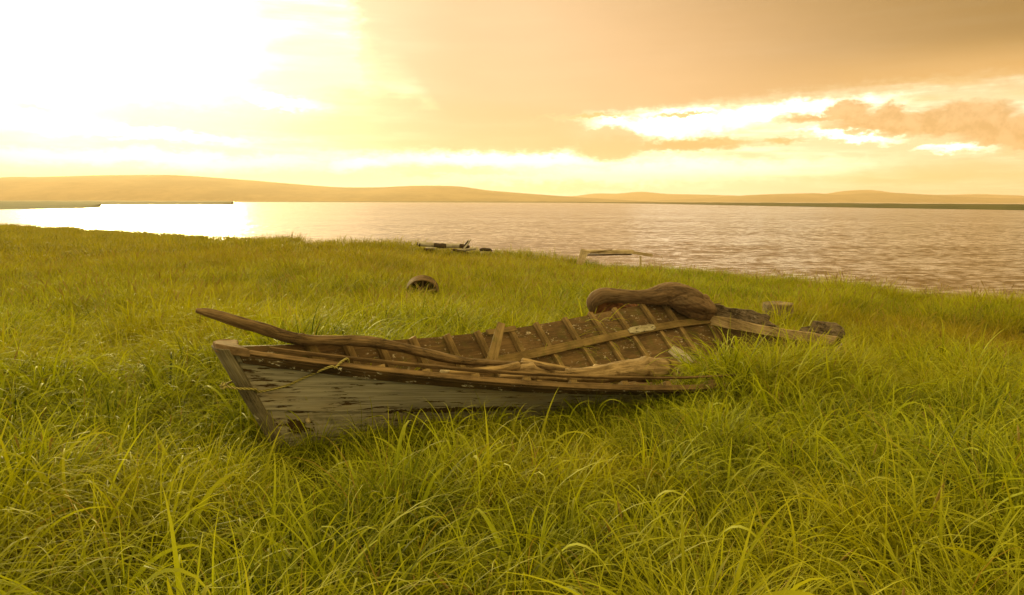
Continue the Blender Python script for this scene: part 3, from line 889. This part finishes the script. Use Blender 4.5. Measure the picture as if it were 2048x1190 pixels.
def px_board(name, mat, a, b, wpx, th, label, cat='board', group=None, wdir=None, taper=1.0, n=14, jag=.004, seed=0., bevel=.002):
    A = at(*a); B = at(*b)
    mb = MB(); board(mb, A, B, wpx * (a[2] + b[2]) / 2 / FPX, th, wdir, n, jag, seed, taper=taper)
    return tag(mb.build(name, mat, bevel=bevel), label, cat, group)
px_board('loose_board', M['riser'], (1003, 647, 6.05), (982, 728, 5.62), 17, .022, 'upright tan board leaning against the far side of the boat', wdir=(1, .5, 0), taper=1.3)
px_board('wooden_lath', M['gold'], (1328, 722, 6.7), (1428, 747, 6.75), 11, .02, 'golden slat lying slantwise right of the driftwood log', wdir=(0, .3, 1))
px_board('wooden_lath', M['riser'], (1331, 737, 6.5), (1385, 749, 6.55), 6, .02, 'narrow dark slat lying under the golden one', wdir=(0, .3, 1))
px_board('loose_board', M['white'], (1342, 697, 7.15), (1384, 727, 7.0), 20, .018, 'flaking whitish board lying inside the stern', wdir=(.6, .3, .7), taper=1.3, jag=.012)
px_board('wooden_stake', M['drift'], (1414, 703, 7.1), (1424, 745, 7.05), 8, .03, 'short weathered stake standing inside the stern', 'stake', wdir=(1, 0, 0))
def lump(name, mat, c, r, label, cat, seed=0, sq=.6, amp=.5):
    bm = bmesh.new(); bmesh.ops.create_icosphere(bm, subdivisions=4, radius=1)
    for v in bm.verts:
        k = 1 + amp * mnoise.fractal(v.co * 1.8 + Vector((seed, 0, 0)), 1, 2, 4)
        v.co = Vector((v.co.x * r * k * 1.5, v.co.y * r * k, v.co.z * r * k * sq))
    me = bpy.data.meshes.new(name); bm.to_mesh(me); bm.free()
    o = link_mesh(name, me, mat, smooth=True); o.location = c
    return tag(o, label, cat) if label else o
lump('plastic_scrap', M['scrap'], at(1434, 722, 7.0), .028, 'small crumpled white plastic scrap on the floor of the stern', 'litter', 3, .7, .9)

# ------------------------------------------------------------------ drum and canvas roll on the far rail
mb = MB()
dc = at(1220, 649, 8.12); ax = Vector((.25, 1, .05)).normalized(); ux = ax.cross(Vector((0, 0, 1))).normalized(); uz = ux.cross(ax)
rows = []; gr = []
prof = [(0.0, .03), (.10, .03), (.19, .028), (.225, .022), (.235, 0), (.245, -.003), (.25, .01), (.243, .022), (.243, .2), (.252, .215), (.243, .23), (.243, .45), (.252, .46), (.243, .475), (.243, .68), (.25, .70), (.235, .71), (.0, .69)]
for r_, d_ in prof:
    rows.append([dc + ax * d_ + (ux * math.cos(a) + uz * math.sin(a)) * max(r_ * 1.12, .001) for a in [2 * math.pi * k / 48 for k in range(48)]])
    gr.append([(math.cos(a) * r_, math.sin(a) * r_, d_) for a in [2 * math.pi * k / 48 for k in range(48)]])
mb.grid(rows, gr, closed=True)
tag(mb.build('oil_drum', M['rust'], smooth=True), 'rusty red-brown steel drum lying behind the far side of the boat', 'drum')

def canvas_roll():
    pts = [(1184, 622, 8.05, 12), (1187, 604, 8.05, 26), (1204, 591, 8.06, 29), (1235, 592, 8.1, 27), (1275, 594, 8.16, 27), (1306, 593, 8.22, 33), (1336, 588, 8.28, 44), (1366, 596, 8.3, 52), (1392, 609, 8.33, 52), (1410, 618, 8.4, 40), (1423, 622, 8.5, 26), (1434, 620, 8.56, 12)]
    P = catmull([at(a, b, Y) for a, b, Y, d in pts], 170); Rr = [q.x for q in catmull([Vector((d * 1.06 * Y / FPX / 2, 0, 0)) for a, b, Y, d in pts], 170)]
    ns = 96; rows = []; gr = []; Lq = 0
    for i, p in enumerate(P):
        t = (P[min(i + 1, 169)] - P[max(i - 1, 0)]).normalized()
        sx = t.cross(Vector((0, 1, .001))).normalized(); sy = t.cross(sx).normalized()
        if i: Lq += (p - P[i - 1]).length
        row = []; g_ = []
        sag = min(1, max(0, (i - 70) / 60))
        for j in range(ns):
            a = 2 * math.pi * j / ns
            # folds twist round the roll and fan out over the swollen end
            ph = a * 5 + Lq * 9 + 2.2 * mnoise.noise(Vector((Lq * 3, math.cos(a), math.sin(a))))
            fold = (.5 + .5 * math.sin(ph)) ** 2
            cr_ = mnoise.noise(Vector((Lq * 7 + a * .9, math.cos(a + Lq * 2) * 2.6, math.sin(a + Lq * 2) * 2.6)))
            cr2 = mnoise.noise(Vector((Lq * 15 - a * 1.4, math.cos(a) * 4 + 9, math.sin(a) * 4)))
            k = 1 - .13 * max(0, 1 - abs(cr_) / .16) * (.5 + .5 * sag) - .05 * max(0, 1 - abs(cr2) / .12) + (.04 + .10 * sag) * (fold - .4) + .10 * mnoise.noise(Vector((Lq * 5, math.cos(a) * 1.2, math.sin(a) * 1.2 + 4))) + .03 * mnoise.noise(Vector((Lq * 22, math.cos(a) * 9, math.sin(a) * 9)))
            r = Rr[i] * k
            row.append(p + sx * (math.cos(a) * r) + sy * (math.sin(a) * r * 1.15)); g_.append((Lq, math.cos(a) * Rr[i], math.sin(a) * Rr[i]))
        rows.append(row); gr.append(g_)
    mb = MB(); mb.grid(rows, gr, closed=True)
    mb.f.append(tuple(range(ns))[::-1]); b = len(mb.v); mb.f.append(tuple(range(b - ns, b)))
    o = mb.build('canvas_roll', M['cloth'], smooth=True)
    tag(o, 'rolled-up dark brown canvas slumped over the far stern corner of the boat', 'canvas')
    # frayed end: loose threads
    mb = MB()
    for k in range(46):
        e = at(1424 + random.uniform(-10, 6), 620 + random.uniform(-12, 12), 8.46 + random.uniform(-.06, .06))
        d = Vector((random.uniform(.04, .15), random.uniform(-.05, .03), random.uniform(-.07, .05)))
        tube(mb, [e, e + d * .5 + Vector((0, 0, random.uniform(-.01, .015))), e + d], [.004, .0035, .001], 6, 5)
    mb.build('frayed_threads', M['cloth'], o, smooth=True)
canvas_roll()

# ------------------------------------------------------------------ stump
def stump():
    c = at(1557, 606, 10.9); g0 = float(ground_z(c.x, c.y)) - .05
    rt = 29 * 10.9 / FPX
    rows = []; gr = []; ns = 56
    H = c.z - g0
    for k in range(12):
        t = k / 11; z = g0 + H * t
        row = []; g_ = []
        for j in range(ns):
            a = 2 * math.pi * j / ns
            r = rt * (1.1 - .1 * t ** .5 + .03 * math.sin(a * 5 + 1) + .035 * mnoise.noise(Vector((math.cos(a) * 6, math.sin(a) * 6, t * 1.5))))
            row.append(Vector((c.x + math.cos(a) * r, c.y + math.sin(a) * r, z - (.012 if k == 11 else 0)))); g_.append((z, math.cos(a) * rt, math.sin(a) * rt))
        rows.append(row); gr.append(g_)
    for f, dz in ((.97, .0), (.8, .004), (.45, -.004), (.01, .0)):
        rows.append([Vector((c.x + (v.x - c.x) * f, c.y + (v.y - c.y) * f, c.z + dz + .006 * mnoise.noise(v * 30 * f))) for v in rows[11]])
        gr.append([(c.z + f * .3, g_[1] * f, g_[2] * f) for g_ in gr[11]])
    mb = MB(); mb.grid(rows, gr, closed=True)
    return tag(mb.build('tree_stump', M['stump'], smooth=False), 'low weathered tree stump with a flat sawn top beyond the stern', 'stump')
stump()

# ------------------------------------------------------------------ old wheel half sunk in the grass
def wheel():
    c = at(845, 583, 12.3); r0 = 33 * 12.3 / FPX
    root = empty('spoked_wheel', c, (R(22), 0, R(6)))
    tag(root, 'old brown spoked wheel half sunk in the grass beyond the boat', 'wheel')
    mb = MB(); rows = []; gr = []; ns = 56
    sec = [(r0, -.02), (r0 * 1.0, -.075), (r0 * .97, -.085), (r0 * .90, -.085), (r0 * .88, -.07), (r0 * .88, .07), (r0 * .91, .085), (r0, .075)]
    for j in range(ns + 1):
        a = 2 * math.pi * j / ns
        rows.append([Vector((math.cos(a) * r, y, math.sin(a) * r)) for r, y in sec]); gr.append([(a * r0, r, y) for r, y in sec])
    mb.grid(rows, gr, closed=True); mb.build('rim', M['drift'], root, smooth=False, bevel=.004)
    mb = MB(); rows = []; gr = []
    for y, r in ((-.10, .02), (-.10, .05), (-.06, .065), (.06, .065), (.09, .05), (.09, .02)):
        rows.append([Vector((math.cos(a) * r, y, math.sin(a) * r)) for a in [2 * math.pi * k / 24 for k in range(24)]]); gr.append(rows[-1])
    mb.grid(rows, gr, closed=True); mb.build('hub', M['darkwood'], root)
    for k in range(10):
        a = 2 * math.pi * k / 10 + .25
        d = Vector((math.cos(a), 0, math.sin(a)))
        mb = MB(); strip(mb, [d * (.06 + (r0 * .89 - .06) * i / 4) + Vector((0, -.03, 0)) for i in range(5)], Vector((0, 1, 0)), d.cross(Vector((0, 1, 0))), .035, [.034, .028, .026, .026, .03], .002, k)
        mb.build('spoke', M['drift'] if k % 3 else M['driftpale'], root)
    # dark disc added behind the spokes to make the wheel interior dark
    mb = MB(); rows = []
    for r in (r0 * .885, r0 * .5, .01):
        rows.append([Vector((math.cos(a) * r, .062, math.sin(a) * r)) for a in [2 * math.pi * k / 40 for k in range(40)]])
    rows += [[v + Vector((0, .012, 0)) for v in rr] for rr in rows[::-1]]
    mb.grid(rows, rows, closed=True); mb.build('dark_infill', M['darkwood'], root)
wheel()

# ------------------------------------------------------------------ beached timber near the water
BG = 'broken poles beached near the water'
def banded_pole(pts, dark, label, name='beached_pole', dname='dark_band', cat='pole'):
    o = px_tube(name, M['birch'], pts, label, cat, BG, n=50, ns=14, rough=.1)
    for seg in dark:
        P = [at(a, b, Y) for a, b, Y, d in seg]
        mb = MB(); tube(mb, P, [d * Y / FPX / 2 for a, b, Y, d in seg], 18, 12, .22, 8)
        b = mb.build(dname, M['darkwood'], o, smooth=True)
    return o
Yp = 24.0
banded_pole([(837, 488, Yp, 8), (850, 488.5, Yp, 9), (880, 491, Yp, 8), (910, 491.5, Yp, 8), (934, 492, Yp, 7)],
            [[(835, 487, Yp, 6), (840, 489, Yp, 10)], [(869, 490, Yp - .03, 8), (880, 491.5, Yp - .03, 10), (891, 492, Yp - .03, 9)], [(920, 492, Yp - .03, 8), (930, 493, Yp - .03, 9), (938, 495, Yp - .03, 7)]],
            'long pale pole with dark bands beached by the water')
banded_pole([(851, 496.5, Yp - .25, 4), (860, 496, Yp - .25, 5), (870, 497, Yp - .25, 4)], [[(849, 498, Yp - .28, 4), (856, 500, Yp - .28, 6), (866, 499, Yp - .28, 5)]],
            'short pale pole stub under the left end of the long banded pole')
banded_pole([(906, 500, Yp - .3, 4), (925, 500, Yp - .3, 5), (945, 498, Yp - .3, 5), (951, 497, Yp - .3, 6)],
            [[(906, 499.5, Yp - .33, 5), (918, 502, Yp - .33, 6), (928, 505, Yp - .33, 8), (936, 508, Yp - .33, 7)]],
            'lower pale pole with a dark rotten underside below the crossed sticks')
px_tube('upright_stick', M['darkwood'], [(925, 500, Yp - .1, 5), (931, 490, Yp - .1, 5), (937, 482, Yp - .1, 4)], 'thick dark stick jutting up from the beached poles', 'stick', BG, n=16, rough=.15)
px_tube('upright_stick', M['birch'], [(928, 497, Yp - .2, 3), (934, 490, Yp - .2, 3.5), (941, 479, Yp - .2, 2.2)], 'thin pale stick crossing the dark one on the beached poles', 'stick', BG, n=16, rough=.15)
px_tube('driftwood_chunk', M['darkwood'], [(960, 500, Yp, 5), (968, 499, Yp, 7), (978, 499.5, Yp, 6), (984, 502, Yp, 3)], 'small dark driftwood chunk just right of the beached poles', 'driftwood', n=20, rough=.25)

fr = empty('wooden_rack', at(1210, 512, 21.7))
tag(fr, 'bleached low wooden rack standing in grass at the water edge', 'rack')
fo = fr.location.copy()
def fr_part(name, mat, a, b, wpx, th, wd=(0, 0, 1), seed=0, taper=1):
    mb = MB(); board(mb, at(*a) - fo, at(*b) - fo, wpx * a[2] / FPX, th, wd, 10, .006, seed, taper=taper)
    mb.build(name, mat, fr, bevel=.003)
fr_part('leg', M['palebeam'], (1170, 500, 21.6), (1159, 530, 21.5), 15, .14, (1, 0, 0), 1)
fr_part('top_beam', M['palebeam'], (1163, 503.5, 21.6), (1264, 503.5, 22.1), 7.0, .26, (0, 0, 1), 2)
fr_part('beam_under_shade', M['drift'], (1174, 510, 21.65), (1262, 509, 22.15), 2.6, .10, (0, 0, 1), 3)  # dark strip standing in for the shade under the top beam
fr_part('brace', M['drift'], (1180, 506, 21.5), (1224, 499.5, 21.8), 1.6, .04, (0, 0, 1), 4)
fr_part('side_rail', M['palebeam'], (1258, 504, 22.1), (1304, 511, 22.3), 6, .12, (0, 0, 1), 5)
fr_part('leg', M['palebeam'], (1281, 512, 22.0), (1281, 533, 22.0), 4, .06, (1, 0, 0), 6)

# ------------------------------------------------------------------ grass
def clump(name, n, rad, lo, hi, segs, width, arch, straw=.04, stalks=0, seed=0, lean=.35, broad=0):
    r = np.random.default_rng(seed)
    V = []; F = []; BT = []; BR = []
    for k in range(n):
        a = r.uniform(0, 2 * np.pi); rr = rad * math.sqrt(r.uniform(0, 1))
        x, y, z = rr * math.cos(a + r.normal() * .8), rr * math.sin(a), -.03
        Lb = r.uniform(lo, hi); th = abs(r.normal(0, lean)) * .6 + .05; cur = r.uniform(*arch)
        pw = r.uniform(1.2, 3.0); tw = r.normal(0, .5); da = r.normal(0, .35)
        wd = width * r.uniform(.55, 1.25) * (2.0 if k < broad else 1)
        br = r.uniform(0, .92) if (r.uniform() > straw or k < broad) else r.uniform(.94, 1)
        if br > .93: wd *= .6
        b0 = len(V); sg = segs
        kink = r.uniform(.5, .8) if r.uniform() < .12 else 9
        for i in range(sg + 1):
            s = i / sg
            ang = min(th + cur * s ** pw + (1.0 if s > kink else 0), 2.75)
            aa = a + da * s
            dx_, dy_, dz_ = math.sin(ang) * math.cos(aa), math.sin(ang) * math.sin(aa), math.cos(ang)
            if i:
                x += dx_ * Lb / sg; y += dy_ * Lb / sg; z += dz_ * Lb / sg
            wv = np.array([-math.sin(aa), math.cos(aa), 0.0]); tn = np.array([dx_, dy_, dz_]); nn = np.cross(wv, tn)
            wv = wv * math.cos(tw) + nn * math.sin(tw)
            ww = wd * .5 * (min(1, .55 + s * 2.2)) * (1 - s ** 2.4)
            if i == sg:
                V.append((x, y, z)); BT.append(1.0); BR.append(br)
            else:
                for q in (-1, 1):
                    V.append((x + wv[0] * ww * q, y + wv[1] * ww * q, z + wv[2] * ww * q)); BT.append(s); BR.append(br)
        for i in range(sg - 1):
            q = b0 + 2 * i; F.append((q, q + 1, q + 3, q + 2))
        q = b0 + 2 * (sg - 1); F.append((q, q + 1, q + 2))
    for k in range(stalks):
        a = r.uniform(0, 2 * np.pi); x = r.normal(0, rad * .5); y = r.normal(0, rad * .5)
        H = r.uniform(hi * .72, hi * 1.05); tx, ty = r.normal(0, .13), r.normal(0, .13)
        zs = [0, H * .35, H * .7, H * .80, H * .84, H * .90, H * .96, H]
        rs = [.0018, .0016, .0013, .0013, .0050, .0058, .0042, .0006]
        b0 = len(V); br = r.uniform(.95, 1)
        for z, q in zip(zs, rs):
            f = (z / H) ** 2
            for j in range(5):
                aj = 2 * np.pi * j / 5
                V.append((x + tx * f + math.cos(aj) * q, y + ty * f + math.sin(aj) * q, z)); BT.append(.3 if z < H * .8 else .8); BR.append(br)
        for i in range(len(zs) - 1):
            for j in range(5):
                k2 = (j + 1) % 5
                F.append((b0 + i * 5 + j, b0 + i * 5 + k2, b0 + i * 5 + 5 + k2, b0 + i * 5 + 5 + j))
    me = bpy.data.meshes.new(name); me.from_pydata(V, [], F)
    for nm, arr in (('bt', BT), ('br', BR)):
        at_ = me.attributes.new(nm, 'FLOAT', 'POINT'); at_.data.foreach_set('value', arr)
    me.polygons.foreach_set('use_smooth', [True] * len(me.polygons))
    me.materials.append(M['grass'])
    return me
gcol = bpy.data.collections.new('grass_tufts')
def tuft_src(i, me):
    o = bpy.data.objects.new('grass_tuft_%02d' % i, me); gcol.objects.link(o)
src = []
for k in range(6): src.append(clump('tuft', 40, .12, .30, .72, 10, .0080, (.6, 2.9), seed=k, broad=5, lean=.45, straw=.025, ))
for k in range(2): src.append(clump('tuft', 34, .13, .22, .45, 8, .0055, (.1, 1.2), straw=.12, stalks=2, seed=20 + k))
for k in range(4): src.append(clump('tuft', 70, .20, .24, .50, 5, 0.0075, (.4, 2.3), stalks=k % 2, seed=40 + k))
for k in range(4): src.append(clump('tuft', 90, .42, .22, .46, 4, .013, (.4, 2.0), seed=60 + k))
for k in range(4): src.append(clump('tuft', 26, .07, .55, .9, 14, .0115, (1.2, 2.9), seed=80 + k, broad=5, lean=.5, straw=.02))
for i, me in enumerate(src): tuft_src(i, me)

cyw, syw = math.cos(BP['yaw']), math.sin(BP['yaw'])
def hull_side(x, y):
    lx = (x - BP['X0']) * cyw + (y - BP['Y0']) * syw; ly = -(x - BP['X0']) * syw + (y - BP['Y0']) * cyw
    u = lx / BP['L']; b = lag([0, .25, .5, .75, 1], [.03, BP['b2'], BP['b5'], BP['b8'], BP['b1']], np.clip(u, 0, 1)) * .62
    d = -b - ly
    return np.clip((u + .12) / .1, 0, 1) * np.clip((.66 - u) / .1, 0, 1) * np.clip((1.25 - d) / .5, 0, 1) * (d > -.2)
def hmap(x, y):
    """how tall the grass stands"""
    h = 1.0 + .18 * np.sin(x * 1.7 + 1.3 * np.sin(y * .8)) * np.sin(y * 1.1 + .7)
    def bump_(cx, cy, rx, ry, k):
        return k * np.exp(-(((x - cx) / rx) ** 2 + ((y - cy) / ry) ** 2))
    h = h * (1 - bump_(-1.25, 3.95, .75, .55, .42))      # trodden by the bow
    h = h * (1 - bump_(-.1, 4.35, .7, .4, .15))
    h = h * (1 - .42 * hull_side(x, y)) + bump_(2.4, 6.0, 1.0, .5, .15) - bump_(3.5, 6.9, .5, .5, .3)
    h = h * (1 - bump_(-2.1, 22.5, 2.6, 2.0, .35)) * (1 - bump_(-1.5, 11.9, .6, .8, .2)) * (1 - bump_(2.8, 20.6, 2.2, 1.8, .4)) * (1 - bump_(3.9, 10.3, .6, .6, .25))
    h = h * (1 - bump_(1.7, 4.9, 2.2, .6, .06))
    h = h * (1 - bump_(7.2, 9.4, 1.5, 1.3, .6))
    h = h * (1 - bump_(-2.2, 4.6, .5, .9, .2))
    return h
def dmap(x, y):
    d = .42 * np.clip((y - 8) / 10, 0, 1) * np.clip((4 - x) / 6, 0, 1) + .85 * np.exp(-(((x - 7.2) / 1.9) ** 2 + ((y - 9.5) / 1.5) ** 2)) + .35 * np.exp(-(((x - 5.5) / 1.5) ** 2 + ((y - 11) / 1.2) ** 2))
    return d
def in_boat(x, y, z=0.0):
    lx = (x - BP['X0']) * cyw + (y - BP['Y0']) * syw; ly = -(x - BP['X0']) * syw + (y - BP['Y0']) * cyw
    u = np.clip(lx / BP['L'], 0, 1); b = lag([0, .25, .5, .75, 1], [.03, BP['b2'], BP['b5'], BP['b8'], BP['b1']], u)
    nearw = b * .62 + .06; farw = b * .95 + .05
    return (lx > -.12) & (lx < BP['L'] + .05) & (ly > -nearw) & (ly < farw)
def scatter(n, r0, r1, idxs, w_, smin, smax, halfang=50):
    th = np.radians(rng.uniform(-halfang, halfang, n)); r = np.sqrt(rng.uniform(r0 ** 2, r1 ** 2, n))
    x = r * np.sin(th); y = r * np.cos(th)
    d = (edge_y(x) - y) * .75
    tus = np.sin(x * 5.1 + 2.1 * np.sin(y * 3.3)) * np.sin(y * 4.7 + 1.7 * np.sin(x * 2.9 + 1)) + .5 * np.sin(x * 11.3 + y * 7.1) * np.sin(y * 12.1 - x * 5)
    ok = (d > .1) & ~in_boat(x, y) & (rng.uniform(0, 1, n) < np.where(y < 9.5, (.48 + .42 * tus), .85 + .15 * tus))
    x, y, tus = x[ok], y[ok], tus[ok]; m_ = len(x)
    sc_ = hmap(x, y) * (1 + .16 * tus) * rng.uniform(smin, smax, m_)
    return np.stack([x, y, ground_z(x, y), sc_, dmap(x, y), rng.choice(idxs, m_, p=w_)], 1)
P = [scatter(12000, 1.6, 9.0, list(range(8)), [.155] * 6 + [.035] * 2, .55, 1.12, 46),
     scatter(17500, 8.4, 20, [8, 9, 10, 11], [.25] * 4, .65, 1.1, 55),
     scatter(23000, 19, 70, [12, 13, 14, 15], [.25] * 4, .65, 1.1, 60),
     scatter(1900, 1.5, 7.5, [16, 17, 18, 19], [.25] * 4, .6, 1.0, 46)]
# extra tall tufts against the near side towards the stern, and grass growing in the stern
ex_ = []
for k in range(230):
    u = random.uniform(.66, 1.0); q = MW @ Vector((BP['L'] * u, -(hb(min(u, 1)) * .9 + random.uniform(0, .45)), .0))
    ex_.append((q.x, q.y, float(ground_z(q.x, q.y)) + (.05 if u > .7 else 0), random.uniform(.8, 1.1) * (1 - 2.2 * max(0, u - .86)) + .25 * max(0, u - .6), 0, random.choice([0, 1, 2, 3, 4, 5, 7])))
for k in range(70):
    u = random.uniform(.88, .985); v = random.uniform(-.95, -.35 - .9 * max(0, .9 - u) * 4)
    lim = hb(u) * .62
    if v < -lim: v = -lim
    q = MW @ Vector((BP['L'] * u, v, .03))
    ex_.append((q.x, q.y, q.z - .02, random.uniform(.55, .95), .1, random.choice([0, 1, 2, 3, 4, 5])))
for k in range(14):      # tall tufts where the near rail sinks into the grass
    u = random.uniform(.655, .74); q = MW @ Vector((BP['L'] * u, -(hb(u) * .95 + random.uniform(.0, .12)), 0))
    ex_.append((q.x, q.y, float(ground_z(q.x, q.y)), random.uniform(.85, 1.1), 0, random.choice([0, 1, 2, 3, 4, 5])))
for k in range(20):      # arching tufts standing before the near side
    u = random.uniform(.12, .72); q = MW @ Vector((BP['L'] * u, -(hb(u) * .62 + random.uniform(.12, .7)), 0))
    ex_.append((q.x, q.y, float(ground_z(q.x, q.y)), random.uniform(.5, .85), 0, random.choice([16, 17, 18, 19, 0, 1])))
for k in range(12):      # tufts in front of the stump
    q = at(1557 + random.uniform(-34, 55), 640, 10.45 + random.uniform(-.3, .1))
    ex_.append((q.x, q.y, float(ground_z(q.x, q.y)), random.uniform(.75, 1.1), 0, random.choice([0, 1, 2, 3, 8, 9])))
P = np.concatenate(P + [np.array(ex_)])
me = bpy.data.meshes.new('meadow_grass')
me.from_pydata(P[:, :3].tolist(), [], [])
N = len(P)
rot = np.stack([rng.normal(0, .12, N), rng.normal(0, .12, N), rng.uniform(0, 2 * np.pi, N)], 1)
for nm, typ, key, arr in (('rot', 'FLOAT_VECTOR', 'vector', rot), ('scl', 'FLOAT', 'value', P[:, 3]), ('dry', 'FLOAT', 'value', P[:, 4]), ('idx', 'INT', 'value', P[:, 5].astype(int))):
    a_ = me.attributes.new(nm, typ, 'POINT'); a_.data.foreach_set(key, np.ascontiguousarray(arr).ravel().tolist())
gob = link_mesh('meadow_grass', me, None)
tag(gob, 'long green and straw grass covering the meadow around the boat', 'grass', kind='stuff')
ng = bpy.data.node_groups.new('scatter_tufts', 'GeometryNodeTree')
ng.interface.new_socket('Geometry', in_out='INPUT', socket_type='NodeSocketGeometry')
ng.interface.new_socket('Geometry', in_out='OUTPUT', socket_type='NodeSocketGeometry')
gi = ng.nodes.new('NodeGroupInput'); go = ng.nodes.new('NodeGroupOutput')
iop = ng.nodes.new('GeometryNodeInstanceOnPoints'); ci = ng.nodes.new('GeometryNodeCollectionInfo')
ci.inputs['Collection'].default_value = gcol; ci.inputs['Separate Children'].default_value = True; ci.inputs['Reset Children'].default_value = True
def nattr(nm, typ):
    n_ = ng.nodes.new('GeometryNodeInputNamedAttribute'); n_.data_type = typ; n_.inputs['Name'].default_value = nm
    return n_.outputs['Attribute']
ng.links.new(gi.outputs[0], iop.inputs['Points']); ng.links.new(ci.outputs[0], iop.inputs['Instance'])
iop.inputs['Pick Instance'].default_value = True
ng.links.new(nattr('idx', 'INT'), iop.inputs['Instance Index'])
e2r = ng.nodes.new('FunctionNodeEulerToRotation'); ng.links.new(nattr('rot', 'FLOAT_VECTOR'), e2r.inputs[0]); ng.links.new(e2r.outputs[0], iop.inputs['Rotation'])
ng.links.new(nattr('scl', 'FLOAT'), iop.inputs['Scale'])
ng.links.new(iop.outputs[0], go.inputs[0])
md = gob.modifiers.new('scatter', 'NODES'); md.node_group = ng

# ------------------------------------------------------------------ haze
HZ = MB()
x0, x1, y0, y1, z0, z1 = -4400, 4400, -4400, 4400, -8, 150
vs = [(x, y, z) for x in (x0, x1) for y in (y0, y1) for z in (z0, z1)]
HZ.add(vs, [(0, 1, 3, 2), (4, 6, 7, 5), (0, 4, 5, 1), (2, 3, 7, 6), (0, 2, 6, 4), (1, 5, 7, 3)], vs)
mh = bpy.data.materials.new('warm_haze'); mh.use_nodes = True; mh.node_tree.nodes.clear(); t = NT(mh.node_tree)
ho = t.new('ShaderNodeOutputMaterial'); pv = t.new('ShaderNodeVolumePrincipled')
pv.inputs['Color'].default_value = (.97, .76, .54, 1); pv.inputs['Density'].default_value = .00027; pv.inputs['Anisotropy'].default_value = .35
t.l.new(pv.outputs[0], ho.inputs['Volume'])
tag(HZ.build('haze', mh), kind='stuff')
